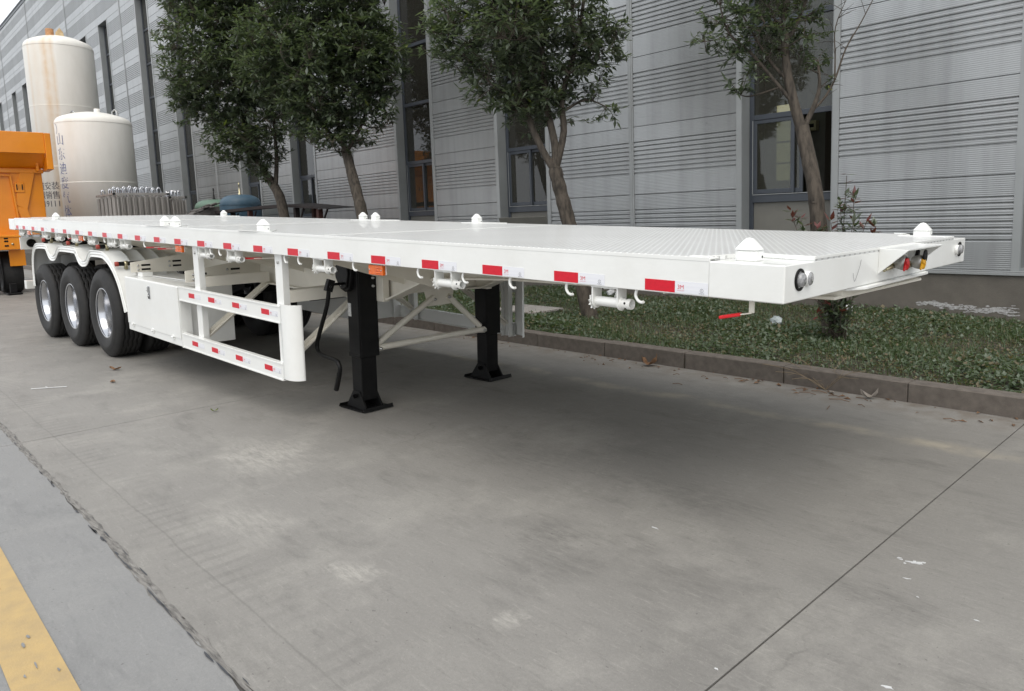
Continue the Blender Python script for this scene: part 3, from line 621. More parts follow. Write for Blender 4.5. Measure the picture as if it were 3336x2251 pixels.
# ------------------------------------------------------------------ trees
def spline(pts, n=6):
    pts = [Vector(p) for p in pts]; out_ = []
    for i in range(len(pts) - 1):
        p0, p1, p2, p3 = pts[max(i - 1, 0)], pts[i], pts[i + 1], pts[min(i + 2, len(pts) - 1)]
        for k in range(n):
            t = k / n
            out_.append(0.5 * ((2 * p1) + (-p0 + p2) * t + (2 * p0 - 5 * p1 + 4 * p2 - p3) * t * t + (-p0 + 3 * p1 - 3 * p2 + p3) * t ** 3))
    out_.append(pts[-1]); return out_
def make_tree(label, base, trunk, r0, r1, limbs, lobes, nbr, ntw, nlf, L0, L1, seed, mixp, bare=None, shell=0.45):
    R = random.Random(seed); G = np.random.default_rng(seed)
    t = thing('shade_tree', label, 'tree', base, group='evergreen trees in the bed along the wall')
    off = -Vector(base)
    tb = MB(); tp = spline(trunk); n = len(tp)
    rs = [r0 + (r1 - r0) * i / (n - 1) for i in range(n)]; rs[0] *= 1.35; rs[1] *= 1.12
    rs = [q * R.uniform(0.94, 1.06) for q in rs]
    tb.tube(tp, rs, 12)
    nodes = []
    def addpath(p, ra, rb, k, mb):
        m = len(p); mb.tube(p, [ra + (rb - ra) * i / (m - 1) for i in range(m)], k)
        for i, q in enumerate(p): nodes.append((q, ra + (rb - ra) * i / (m - 1)))
    for L in limbs:
        p = spline(L[0], 4); addpath(p, L[1], L[2], 7, tb)
    for _ in range(9):                                            # knots on the bark
        i = R.randrange(2, n - 1); a = R.uniform(0, 2 * PI); q = tp[i] + Vector((math.cos(a), math.sin(a), 0)) * rs[i] * 0.8
        tb.lathe([(0.0, -0.02), (0.02, -0.01), (0.024, 0.004), (0.012, 0.016), (0, 0.02)], 7, 'z', q)
    vol = [l[3] ** 2 * l[4] for l in lobes]
    def sample(inner):
        l = R.choices(lobes, vol)[0]
        d = Vector((R.gauss(0, 1), R.gauss(0, 1), R.gauss(0, 1))).normalized(); rr = R.random() ** (inner)
        return Vector((l[0] + d.x * l[3] * rr, l[1] + d.y * l[3] * rr, l[2] + d.z * l[4] * rr))
    bb = MB()
    def near(q, lower):
        best, bd = None, 1e9
        for (p, rad) in nodes:
            d = (q - p).length + (0.6 * max(0, p.z - q.z + lower))
            if d < bd: best, bd = (p, rad), d
        return best
    for _ in range(nbr):
        q = sample(0.6); p, rad = near(q, 0.25)
        mid = p.lerp(q, 0.5) + Vector((R.uniform(-.1, .1), R.uniform(-.1, .1), -0.10 * (q - p).length))
        ra = min(rad * 0.6, 0.016); addpath(spline([p, mid, q], 4), ra, 0.005, 5, bb)
    nodes2 = nodes[:]
    NP = np.array([[*p] for p, _ in nodes2])
    Ps, Ls, yaws, pits, mis = [], [], [], [], []
    tw = MB()
    for _ in range(ntw):
        q = sample(shell); qa = np.array(q)
        dd = np.linalg.norm(NP - qa, axis=1) + 0.5 * np.clip(NP[:, 2] - qa[2] + 0.05, 0, None)
        p = nodes2[int(dd.argmin())][0]
        d = q - p
        if d.length > 0.75: p = q - d * (0.75 / d.length)
        d = q - p
        if d.length < 0.05: continue
        mid = p.lerp(q, 0.55) + Vector((0, 0, 0.05 * d.length))
        tw.tube([p, mid, q], [0.0042, 0.003, 0.0018], 3, cap=False)
        base_yaw = math.atan2(d.y, d.x); k = nlf + R.randrange(-2, 3)
        tint = R.random()
        for j in range(k):
            s = 1 - 0.75 * (j / k) ** 1.2 * R.uniform(0.5, 1); pt = p.lerp(q, s)
            Ps.append(pt); Lf = R.uniform(L0, L1) * (0.75 + 0.25 * s); Ls.append((Lf, Lf * R.uniform(0.32, 0.44)))
            yaws.append(base_yaw + j * 2.4 + R.uniform(-.4, .4) if s > 0.9 else base_yaw + R.choice((-1, 1)) * R.uniform(0.5, 1.4))
            pits.append(R.gauss(-0.15, 0.42) if s < 0.9 else R.gauss(0.1, 0.45))
            u = R.random() * 0.6 + tint * 0.4
            mis.append(0 if u < mixp[0] else 1 if u < mixp[1] else 2)
            if R.random() < mixp[2]: mis[-1] = 3
            if tint > 0.9975: mis[-1] = 4
    o = tb.build('trunk', M['bark'], t, fix=False); o.location = off
    for (p_, ra) in (bare or []):
        o2 = MB()
        pp = spline(p_, 4); o2.tube(pp, [ra * (1 - 0.75 * i / len(pp)) for i in range(len(pp))], 6)
        for _ in range(14):
            i = R.randrange(2, len(pp)); d = Vector((R.uniform(-1, 1), R.uniform(-.6, .6), R.uniform(-.2, .8))).normalized() * R.uniform(0.08, 0.24)
            o2.tube([pp[i], pp[i] + d * 0.5 + Vector((0, 0, .01)), pp[i] + d], [0.0035, 0.0026, 0.0015], 4, cap=False)
        o2.build('bare_branch', M['twig'], t, fix=False, loc=off)
    bb.build('branches', M['bark'], t, fix=False, loc=off)
    tag(tw.build('twigs', M['twig'], t, fix=False, loc=off), kind='stuff')
    me = leaf_field('crown', np.array([[*p] for p in Ps]), np.array(Ls), np.array(yaws), np.array(pits), [M['leaf_dark'], M['leaf_mid'], M['leaf_pale'], M['leaf_young'], M['leaf_red']], np.array(mis), 0.35)
    tag(link('crown', me, t, off), kind='stuff')
    return t
V = Vector
make_tree('slender leaning tree with a sparse crown and bare twigs before the open window', (-1.93, 4.72, 0.15),
    [(-1.93, 4.72, 0.08), (-1.96, 4.72, 0.30), (-2.06, 4.72, 0.92), (-2.10, 4.72, 1.28), (-2.15, 4.72, 1.68), (-2.23, 4.74, 2.0), (-2.32, 4.76, 2.33)], 0.094, 0.070,
    [([(-2.32, 4.76, 2.30), (-2.40, 4.73, 2.6), (-2.48, 4.72, 3.0), (-2.50, 4.74, 3.5), (-2.48, 4.85, 4.1)], 0.058, 0.03),
     ([(-2.31, 4.76, 2.30), (-2.26, 4.86, 2.50), (-2.22, 4.93, 2.72), (-2.25, 4.95, 3.0)], 0.034, 0.012),
     ([(-2.38, 4.73, 2.55), (-2.56, 4.62, 2.82), (-2.74, 4.48, 3.10), (-2.92, 4.34, 3.32), (-3.0, 4.3, 3.6)], 0.022, 0.008),
     ([(-2.44, 4.72, 2.8), (-2.64, 4.65, 3.05), (-2.85, 4.5, 3.5)], 0.02, 0.008),
     ([(-2.49, 4.74, 3.2), (-2.38, 4.85, 3.5), (-2.3, 4.95, 3.9)], 0.026, 0.01)],
    [(-2.97, 4.30, 3.39, .42, .30), (-2.78, 4.41, 2.97, .32, .25), (-2.65, 4.62, 3.37, .46, .41), (-2.34, 4.89, 3.09, .25, .25), (-2.13, 5.03, 2.77, .15, .09), (-2.65, 4.72, 3.95, .75, .42), (-2.80, 4.39, 2.73, .17, .10), (-2.26, 5.04, 3.45, .18, .25)],
    46, 520, 9, 0.06, 0.115, 11, (0.30, 0.74, 0.02),
    bare=[([(-2.26, 4.87, 2.50), (-2.18, 4.96, 2.62), (-2.12, 5.07, 2.81), (-2.06, 5.18, 3.12), (-1.97, 5.33, 3.39), (-1.87, 5.47, 3.70)], 0.014), ([(-2.12, 5.07, 2.81), (-2.135, 5.1, 3.05), (-2.15, 5.13, 3.35), (-2.08, 5.25, 3.66)], 0.009)])
make_tree('forked tree with a broad grey green crown, its foot seen under the trailer side rail', (-5.03, 4.46, 0.15),
    [(-5.03, 4.46, 0.08), (-5.10, 4.46, 0.3), (-5.24, 4.44, 0.9), (-5.37, 4.42, 1.41), (-5.46, 4.38, 1.8), (-5.54, 4.36, 2.12)], 0.115, 0.088,
    [([(-5.54, 4.36, 2.10), (-5.66, 4.28, 2.34), (-5.79, 4.19, 2.71), (-5.92, 4.14, 3.18), (-6.13, 4.05, 3.81), (-6.3, 4.0, 4.5)], 0.055, 0.02),
     ([(-5.54, 4.37, 2.10), (-5.56, 4.40, 2.42), (-5.67, 4.37, 2.99), (-5.76, 4.41, 3.74), (-5.82, 4.45, 4.6)], 0.062, 0.025),
     ([(-5.54, 4.38, 2.12), (-5.48, 4.49, 2.59), (-5.52, 4.52, 3.05), (-5.44, 4.74, 3.73), (-5.39, 4.89, 4.5)], 0.055, 0.02),
     ([(-5.50, 4.5, 2.85), (-5.32, 4.75, 3.0), (-5.12, 4.93, 2.9)], 0.02, 0.007),
     ([(-5.85, 4.16, 2.9), (-6.15, 3.9, 3.2), (-6.6, 3.6, 3.8)], 0.025, 0.009)],
    [(-5.98, 4.23, 4.0, 1.25, .75), (-5.2, 5.0, 3.83, .42, .50), (-5.76, 4.3, 3.15, .55, .45), (-5.11, 4.91, 2.79, .25, .15), (-6.62, 3.55, 3.89, .47, .45), (-6.1, 3.94, 3.07, .33, .26), (-5.96, 4.41, 4.95, 1.27, .69), (-5.35, 4.75, 3.2, .35, .3), (-5.80, 4.28, 3.0, .62, .42), (-6.15, 3.95, 3.3, .55, .45), (-5.35, 4.8, 3.5, .5, .5)],
    130, 2400, 9, 0.09, 0.15, 12, (0.22, 0.58, 0.012))
make_tree('dense dark tree right beside the tall four pane window, crown touching its neighbour', (-10.42, 4.5, 0.15),
    [(-10.42, 4.5, 0.08), (-10.5, 4.5, 0.5), (-10.70, 4.5, 1.61), (-10.82, 4.5, 2.0), (-10.96, 4.5, 2.35), (-11.14, 4.5, 2.84)], 0.12, 0.085,
    [([(-11.14, 4.5, 2.82), (-11.3, 4.45, 3.4), (-11.5, 4.5, 4.4), (-11.6, 4.55, 5.6)], 0.06, 0.02), ([(-11.12, 4.5, 2.8), (-10.95, 4.75, 3.3), (-10.8, 4.95, 4.0)], 0.04, 0.015), ([(-11.16, 4.5, 2.9), (-11.5, 4.2, 3.4), (-11.8, 4.0, 4.2)], 0.04, 0.015)],
    [(-11.33, 4.5, 4.46, 1.1, 1.2), (-10.77, 4.94, 3.71, .50, .63), (-11.19, 4.42, 3.2, .72, .48), (-11.56, 4.56, 6.0, 1.2, 1.0), (-11.67, 3.99, 3.55, .60, .58), (-12.15, 3.70, 4.6, .80, .95), (-10.75, 4.95, 4.6, .75, .9)],
    170, 3500, 10, 0.105, 0.175, 13, (0.28, 0.66, 0.010))
make_tree('dense dark tree left of its twin, trunk rising in front of the dark sheet roof', (-13.55, 4.5, 0.15),
    [(-13.55, 4.5, 0.08), (-13.7, 4.5, 0.8), (-13.92, 4.5, 1.69), (-14.11, 4.5, 2.16), (-14.48, 4.45, 2.56)], 0.13, 0.09,
    [([(-14.46, 4.45, 2.54), (-14.8, 4.25, 3.3), (-15.0, 4.1, 4.6), (-15.2, 4.1, 6.4)], 0.065, 0.02), ([(-14.2, 4.48, 2.28), (-14.3, 4.6, 2.9), (-14.5, 4.7, 3.8), (-14.6, 4.7, 5.2)], 0.055, 0.018), ([(-14.6, 4.38, 2.8), (-15.1, 3.8, 3.6), (-15.6, 3.4, 4.4)], 0.04, 0.015)],
    [(-15.07, 4.07, 5.13, 1.5, 1.55), (-14.69, 4.15, 3.45, 1.0, .80), (-15.5, 3.45, 4.21, .70, .66), (-15.33, 4.13, 6.9, 1.5, 1.3), (-14.44, 4.28, 2.75, .37, .36), (-14.2, 4.85, 5.0, .95, 1.2), (-13.9, 4.7, 3.9, .6, .6)],
    190, 4200, 10, 0.11, 0.185, 14, (0.28, 0.66, 0.010))

# reddish young shrub round the foot of the sparse tree
def shrub(name, label, cat, base, stems, nlf, L0, L1, seed, mats, probs):
    R = random.Random(seed); t = thing(name, label, cat, base); off = -Vector(base)
    sb = MB(); Ps, Ls, ya, pi_, mi = [], [], [], [], []
    for top in stems:
        top = Vector(top); b0 = Vector(base) + Vector((R.uniform(-.06, .06), R.uniform(-.06, .06), -0.03))
        mid = b0.lerp(top, 0.5) + Vector((R.uniform(-.05, .05), R.uniform(-.05, .05), 0.03)); p = spline([b0, mid, top], 6)
        sb.tube(p, [0.007 - 0.0045 * i / len(p) for i in range(len(p))], 5)
        for j in range(nlf):
            i = R.randrange(len(p) // 3, len(p)); Ps.append(p[i] + Vector((R.uniform(-.012, .012), R.uniform(-.012, .012), R.uniform(-.03, .03))))
            L = R.uniform(L0, L1); Ls.append((L, L * R.uniform(.3, .45))); ya.append(R.uniform(0, 2 * PI)); pi_.append(R.gauss(0.45, 0.4))
            mi.append(4 if (i > len(p) * 0.8 and R.random() < probs) else R.choice((0, 1, 1, 2)))
    sb.build('stems', M['twig'], t, fix=False, loc=off)
    tag(link('foliage', leaf_field('foliage', np.array([[*p] for p in Ps]), np.array(Ls), np.array(ya), np.array(pi_), mats, np.array(mi), 0.35), t, off), kind='stuff')
LM = [M['leaf_dark'], M['leaf_mid'], M['leaf_pale'], M['leaf_young'], M['leaf_red']]
shrub('red_tipped_shrub', 'small shrub with reddish young leaves growing round the sparse tree trunk', 'shrub', (-1.82, 4.62, 0.16),
      [(-1.84, 4.6, 1.55), (-1.78, 4.62, 1.80), (-1.72, 4.7, 1.45), (-1.9, 4.55, 1.35), (-2.25, 4.62, 1.38), (-2.3, 4.5, 1.45), (-1.62, 4.72, 1.35), (-1.55, 4.75, 1.28), (-2.02, 4.5, 1.3), (-1.7, 4.6, 1.62), (-1.9, 4.45, 0.6), (-1.75, 4.5, 0.5), (-2.08, 4.5, 0.62), (-1.66, 4.6, 0.7), (-1.95, 4.4, 0.45), (-1.8, 4.4, 0.7)], 44, 0.07, 0.13, 5, LM, 0.55)
shrub('bare_shrub', 'leafless brown shrub seen above the orange trailer roof before the far windows', 'shrub', (-33.0, 4.3, 0.15),
      [(-33 + dx, 4.3 + dy, z) for dx, dy, z in [(0, 0, 5.3), (.5, -.2, 5.0), (-.6, .3, 5.2), (.9, .2, 4.9), (-1.2, -.4, 5.1), (1.3, -.3, 4.7), (-1.7, .2, 4.9), (0.4, -.8, 5.0), (-.5, -.9, 5.2), (-1.4, -.9, 5.0), (-2.0, -.7, 5.1), (-2.4, -.2, 5.0)]], 3, 0.03, 0.06, 6, LM, 0.1)
t = thing('dry_weed', 'dry straw coloured weed stems sprawling over the kerb near the sparse tree', 'weed', (-1.30, 3.19, 0.0))
R = random.Random(4); b = MB()
for tip in [(-1.85, 3.15, .16), (-1.7, 3.1, .12), (-1.6, 3.3, .22), (-1.05, 3.05, .16), (-0.98, 3.2, .2), (-1.2, 3.35, .26), (-1.5, 3.0, .1), (-1.75, 3.25, .2)]:
    p = spline([(-1.30, 3.19, 0.0), Vector((-1.30, 3.19, 0.0)).lerp(Vector(tip), .5) + Vector((0, 0, .05)), tip], 5); b.tube(p, 0.0022, 4, cap=False)
    for _ in range(3):
        q = p[R.randrange(4, len(p))]; b.tube([q, q + Vector((R.uniform(-.1, .1), R.uniform(-.06, .06), R.uniform(-.02, .06)))], 0.0014, 3, cap=False)
b.build('stems', M['dry_stem'], t, fix=False, loc=(1.30, -3.19, 0))

# ------------------------------------------------------------------ tanks, vaporiser, yard clutter
def on_cyl(me, r, phi, z, off=0.004):
    c = np.empty(len(me.vertices) * 3); me.vertices.foreach_get('co', c); c = c.reshape(-1, 3)
    a = phi + c[:, 0] / r; q = np.stack([(r + off) * np.cos(a), (r + off) * np.sin(a), z + c[:, 1]], -1)
    me.vertices.foreach_set('co', q.reshape(-1)); me.update(); return me
def lettering(txt, size, r, phi, z, m, parent):
    me = on_cyl(text_mesh(txt, size, 'CENTER'), r, phi, z); me.materials.append(m)
    return link('lettering', me, parent)
def big_tank(label, cx, cy, r, zs, zt, bands, m, shoulder):
    t = thing('storage_tank', label, 'tank', (cx, cy, 0), group='white upright gas tanks')
    prof = [(r, 0.4), (r, zs)]
    kr = (zt - zs) * 0.55
    for k in range(1, 7):
        a = k / 6 * math.radians(68); prof.append((r - kr + kr * math.cos(a), zs + kr * math.sin(a)))
    ra, za = prof[-1]
    for k in range(1, 9):
        u = 1 - k / 8; prof.append((max(ra * u, .001), zt - (zt - za) * u ** 2))
    MB().lathe([(0.001, 0.4)] + prof, 64).build('shell', m, t, fix=False)
    for z in bands: MB().lathe([(r - .01, z - .012), (r + .008, z - .012), (r + .008, z + .012), (r - .01, z + .012)], 64, smooth=False).build('weld_band', m, t, fix=False)
    b = MB()
    for k in range(4):
        a = k * PI / 2 + .6; b.box(r * .8 * math.cos(a) - .12, r * .8 * math.cos(a) + .12, r * .8 * math.sin(a) - .12, r * .8 * math.sin(a) + .12, 0, .5)
    b.build('leg', M['plinth'], t)
    return t
t1 = big_tank('taller white gas tank with rust streaks down its side behind the shorter tank', -30.9, 4.25, 1.1, 8.12, 8.60, [1.7, 3.85, 6.0, 8.12], M['tank_rusty'], .8)
MB().lathe([(.001, .28), (.12, .28), (.13, .25), (.13, 0)], 14, 'z', (0.1, -0.25, 8.53)).build('top_nozzle', mat('rusty_flange', (0.55, 0.30, 0.14), (0.35, 0.18, 0.09), rough=0.8, scale=12), t1)
b = MB()
for s in (-1, 1): b.prism([(-.14, 8.45), (.14, 8.45), (.10, 8.68), (.0, 8.82), (-.10, 8.68)], 'x', .40 + .05 * s - .015, .32 + .05 * s + .015)
b.build('lifting_lug', mat('cream_lug', (0.68, 0.55, 0.33), (0.5, 0.32, 0.15), rough=0.7, scale=10), t1)
for txt, z in (('道安装', 3.05), ('碳销售', 2.72), ('419111', 2.42)): lettering(txt, 0.30, 1.1, math.radians(-58), z, M['print_dark'], t1)
t2 = big_tank('shorter white gas tank with blue lettering standing before the taller one', -26.6, 4.1, 1.1, 4.95, 5.36, [3.05, 4.95], M['tank_white'], .6)
for k, ch in enumerate('山东迪度气体'): lettering(ch, 0.42, 1.1, math.radians(-75), 4.26 - 0.455 * k, M['print_blue'], t2)
lettering('）', 0.34, 1.1, math.radians(-77), 4.62, M['print_blue'], t2)
for k, tx in enumerate(('管道安装', '二碳销售', '订货服务')): lettering(tx, 0.13, 1.1, math.radians(-67), 1.62 - 0.19 * k, M['print_dark'], t2)
MB().lathe([(.001, .14), (.09, .14), (.09, 0)], 14, 'z', (0.15, 0.1, 5.32)).build('top_nozzle', M['tank_white'], t2)
for a in (-2.4, 0.95):
    MB().tube([(.75 * math.cos(a), .75 * math.sin(a), 5.1), (.75 * math.cos(a), .75 * math.sin(a), 5.36), (.68 * math.cos(a), .68 * math.sin(a), 5.44), (.6 * math.cos(a), .6 * math.sin(a), 5.36), (.6 * math.cos(a), .6 * math.sin(a), 5.15)], .03, 6).build('lifting_lug', M['bolt'], t2)

def vaporiser(label, x0, x1, y0, y1, z0, z1, nx, ny, seed):
    R = random.Random(seed); t = thing('vaporiser_rack', label, 'vaporiser', ((x0 + x1) / 2, (y0 + y1) / 2, 0), group='finned tube vaporisers beside the tanks'); off = Vector((-(x0 + x1) / 2, -(y0 + y1) / 2, 0))
    me = None
    for i in range(nx):
        for j in range(ny):
            if 0 < i < nx - 1 and 0 < j < ny - 1: continue
            if me is None:
                s = MB(); s.lathe([(.028, z0), (.028, z1 + .06)], 8)
                for k in range(8):
                    a = k * PI / 4; s.bar((.075 * math.cos(a), .075 * math.sin(a), z0), (.075 * math.cos(a), .075 * math.sin(a), z1 - .05), .10, .005, up=(-math.sin(a), math.cos(a), 0))
                me = s.mesh('fin_tube', M['galv_fin'], fix=False)
            x = x0 + .11 + (x1 - x0 - .22) * i / max(nx - 1, 1); y = y0 + .11 + (y1 - y0 - .22) * j / max(ny - 1, 1)
            link('fin_tube', me, t, off + Vector((x, y, 0)))
    b = MB()
    for xa, xb, ya, yb in ((x0, x1, y0, y0 + .05), (x0, x1, y1 - .05, y1), (x0, x0 + .05, y0, y1), (x1 - .05, x1, y0, y1)): b.box(xa, xb, ya, yb, z1, z1 + .05)
    b.build('top_frame', M['galv_fin'], t, loc=off)
    for i in range(nx):
        for j in range(ny - 1):
            if j % 1: continue
            x = x0 + .11 + (x1 - x0 - .22) * i / max(nx - 1, 1); ya = y0 + .11 + (y1 - y0 - .22) * j / (ny - 1); yb = ya + (y1 - y0 - .22) / (ny - 1) * .6
            if i < nx - 2 and (j + i) % 2: continue
            h = z1 + .14 + R.uniform(0, .05)
            MB().tube([(x, ya, z1 + .03), (x, ya, h), (x, ya + .04, h + .05), (x, yb - .04, h + .05), (x, yb, h), (x, yb, z1 + .03)], .02, 6).build('return_bend', M['steel'], t, fix=False, loc=off)
    b = MB()
    for x in (x0 + .05, x1 - .05):
        for y in (y0 + .05, y1 - .05): b.box(x - .04, x + .04, y - .04, y + .04, 0.05, z0 + .1)
    b.build('leg', M['galv_fin'], t, loc=off)
vaporiser('larger aluminium finned tube vaporiser with pipe bends on top', -21.7, -20.0, 2.80, 4.13, 0.5, 2.40, 5, 9, 1)
vaporiser('smaller lower finned vaporiser on the right of the larger rack', -21.3, -20.1, 4.17, 4.62, 0.5, 2.31, 4, 4, 2)
def dome_tank(label, cx, cy, r, zs, zt, m):
    t = thing('dome_tank', label, 'tank', (cx, cy, 0), group='small domed tanks behind the dark roof')
    prof = [(.001, .1), (r, .1), (r, zs)] + [(r * math.cos(k / 9 * PI / 2) ** .6, zs + (zt - zs) * math.sin(k / 9 * PI / 2)) for k in range(1, 9)] + [(.001, zt)]
    MB().lathe(prof, 40).build('shell', m, t, fix=False)
    MB().lathe([(r - .01, zs - .03), (r + .012, zs - .03), (r + .012, zs), (r - .01, zs)], 40, smooth=False).build('weld_band', m, t, fix=False)
    MB().lathe([(.001, .34), (.018, .34), (.022, .26), (.012, .25), (.014, .16), (.024, .15), (.024, .05), (.04, .04), (.04, -.03)], 10, 'z', (0, 0, zt)).build('safety_valve', M['zinc'] if m is M['tank_blue'] else M['black'], t)
dome_tank('blue domed tank with a brass valve behind the dark sheet roof', -19.8, 5.95, .55, 2.12, 2.39, M['tank_blue'])
dome_tank('pale green domed tank half hidden by the blue one', -21.75, 5.95, .55, 2.10, 2.33, M['tank_green'])
t = thing('sheet_shelter', 'low dark sheet roof on red brown posts behind the left trees', 'shelter', (-15.6, 5.0, 0))
off = Vector((15.6, -5.0, 0)); b = MB()
ct = [(-18.85, 1.90), (-17.3, 1.93), (-15.6, 1.955), (-14.2, 1.935), (-12.4, 1.80)]
for i in range(4):
    (xa, za), (xb, zb) = ct[i], ct[i + 1]; ta = .07 if i < 3 else .06; tb_ = .07 if i < 2 else .06 if i == 2 else .015
    ya = 4.72; yb = 5.32
    b.add([(xa, ya, za), (xb, ya, zb), (xb, yb, zb + .03), (xa, yb, za + .03), (xa, ya, za - ta), (xb, ya, zb - tb_), (xb, yb, zb + .03 - tb_), (xa, yb, za + .03 - ta)], [(0, 1, 2, 3), (7, 6, 5, 4), (0, 4, 5, 1), (3, 2, 6, 7)])
b.build('roof_sheet', M['dark_sheet'], t, fix=False, loc=off)
for x, y, m in ((-18.6, 4.8, 'dark_sheet'), (-16.4, 4.8, 'rust_post'), (-14.05, 4.85, 'dark_sheet'), (-13.0, 4.85, 'rust_post'), (-18.6, 5.25, 'dark_sheet'), (-14.0, 5.25, 'rust_post')):
    MB().box(x - .05, x + .05, y - .05, y + .05, 0.1, 1.86 if x < -13.5 else 1.80).build('post', M[m], t, loc=off)
    MB().bar((x + .05, y, 1.45), (x + .35, y, 1.84 if x < -13.5 else 1.79), .03, .03).build('brace', M['dark_sheet'], t, loc=off)
R = random.Random(8)
t = thing('slab_pile', 'untidy slanting pile of weathered slabs between the finned racks and the green tank', 'pile', (-18.7, 4.35, 0))
MB().prism([(-.40, 0.1), (.55, 0.1), (.50, 2.03), (.30, 2.03), (-.40, 1.66)], 'x', -.55, .25).build('heap', M['slate'], t)
for k in range(26):
    u = k / 25; y = -0.38 + .85 * u + R.uniform(-.04, .04); z = 1.68 + 0.37 * min(1, u * 1.2) + R.uniform(-.015, .03); x = R.uniform(-.4, .28)
    mxx = Matrix.Translation((x, y, z + .02)) @ Euler((math.radians(20 + R.uniform(-9, 9)), math.radians(R.uniform(-6, 6)), R.uniform(-.4, .4))).to_matrix().to_4x4()
    MB().box(-.14, .14, -.075, .075, -.013, .013, mx=mxx).build('slab', M['slate'], t)
for k in range(14):
    y = R.uniform(-.36, .45); z = R.uniform(1.45, 1.62 + .38 * (y + .4)); mxx = Matrix.Translation((.26, y, z)) @ Euler((math.radians(18 + R.uniform(-8, 8)), 0, R.uniform(-.3, .3))).to_matrix().to_4x4()
    MB().box(-.05, .05, -.12, .12, -.012, .012, mx=mxx).build('slab', M['slate'], t)

# ------------------------------------------------------------------ orange tipper trailer at the far end
ot = thing('orange_tipper_trailer', 'bright orange tipper trailer with braced front wall parked behind the white trailer', 'trailer', (-24, 0.4, 0)); off = Vector((24, -0.4, 0))
XF = -21.0; YL, YR = -0.62, 1.49
def OB(mb, name, m=M['orange'], bev=0.0, fix=True, parent=None): return mb.build(name, m, parent or ot, bev, fix, off if parent is None else None)
OB(MB().box(XF - 6.5, XF - 0.02, YL, YR, 1.45, 3.35), 'front_wall', bev=.01)
OB(MB().prism([(XF + .55, 3.93), (XF + .55, 3.05), (XF - .05, 3.02), (XF - .05, 3.30), (XF + .50, 3.46), (XF + .50, 3.93)], 'y', 1.53, 1.66).prism([(XF + .55, 3.93), (XF + .55, 3.05), (XF - .05, 3.02), (XF - .05, 3.30), (XF + .50, 3.46), (XF + .50, 3.93)], 'y', -.79, -.66), 'canopy_cheek', bev=.008)
OB(MB().box(XF + .44, XF + .52, -.66, 1.53, 3.43, 3.94), 'canopy_board', bev=.01)
OB(MB().box(XF - .2, XF + .44, -.66, 1.53, 3.86, 3.93).box(XF - 6.5, XF - .2, -.66, 1.60, 3.30, 3.42), 'canopy_top', bev=.006)
OB(MB().box(XF - .02, XF + .06, YL, YR + .03, 2.98, 3.08), 'cross_rail', bev=.01)
OB(MB().prism([(XF + .45, 3.45), (XF + .45, 3.43), (XF - .015, 3.10), (XF - .015, 3.20)], 'y', -.655, 1.525), 'canopy_soffit')
OB(MB().box(XF + .1, XF + .16, 1.36, 1.42, 3.03, 3.32), 'hinge_bracket', bev=.01)
b = MB()
for pts in ([(1.335, 3.0), (1.02, 3.0), (0.86, 2.2), (1.00, 1.60), (1.25, 1.60), (1.105, 2.09)], ):
    b.prism(pts[:3] + [(1.06, 2.09)] + pts[5:], 'x', XF - .019, XF + .045)
b.prism([(0.83, 3.0), (1.03, 3.0), (1.12, 2.45), (1.06, 2.10), (.86, 2.15)], 'x', XF - .019, XF + .012)
b.prism([(0.86, 2.18), (1.10, 2.09), (1.22, 1.62), (1.02, 1.62)], 'x', XF - .019, XF + .044)
OB(b, 'wall_brace', bev=.006)
b = MB(); b.box(XF + .0, XF + .07, .885, 1.085, 2.50, 2.745)
OB(b, 'rope_bracket', bev=.012)
b = MB()
for y in (.915, 1.03): b.box(XF + .071, XF + .078, y, y + .022, 2.56, 2.70)
b.lathe([(.036, .072), (.036, .079)], 14, 'x', (XF, .985, 2.64)).lathe([(.036, .072), (.036, .079)], 14, 'x', (XF, .985, 2.60))
OB(b, 'bracket_slot', M['black'])
OB(MB().bar((XF + .05, -.60, 2.92), (XF + .05, .82, 2.92), .04, .04).bar((XF + .05, .82, 2.94), (XF + .05, .90, 1.65), .04, .04), 'ladder_frame', bev=.006)
OB(MB().box(XF - 6.5, XF + .35, -.45, .84, 1.10, 1.44).box(XF - .1, XF + .37, -.5, .85, 1.40, 1.46), 'chassis_beam', bev=.012)
b = MB(); [b.lathe([(.03, 0), (.03, .012), (.015, .03), (0.001, .03)], 10, 'x', (XF + .352, y, 1.24)) for y in (.35, .66)]
OB(b, 'bolt', M['zinc'])
b = MB(); [b.disc((XF + .354, y, z), .024, 'x', 12) for y in (.52, .56) for z in (1.2, 1.31, 1.38)]
OB(b, 'bolt_hole', M['black'], fix=False)
OB(MB().box(XF + .05, XF + .09, .60, .93, .69, 1.09), 'splash_flap', bev=.006)
for xx in (-1.2, ):
    for yy in (.50, ):
        w = OB(MB().lathe([(.28, -.05), (.36, -.15), (.50, -.14), (.53, -.10), (.53, .24), (.50, .28), (.36, .29), (.28, .2)], 40, 'y', (XF - .55, yy + .1, .53)), 'tyre', M['rubber'], fix=False)
OB(MB().box(XF + .1, XF + .55, .42, .72, 0.01, .05).box(XF + .25, XF + .40, .50, .64, .05, .28), 'wheel_chock', M['black'], bev=.01)
OB(MB().box(XF - .35, XF + .1, .22, .36, .1, 1.1), 'landing_leg', M['black'], bev=.01)
OB(MB().bar((XF + .1, .18, .3), (XF + .1, .22, 1.0), .07, .07), 'air_line_guard')

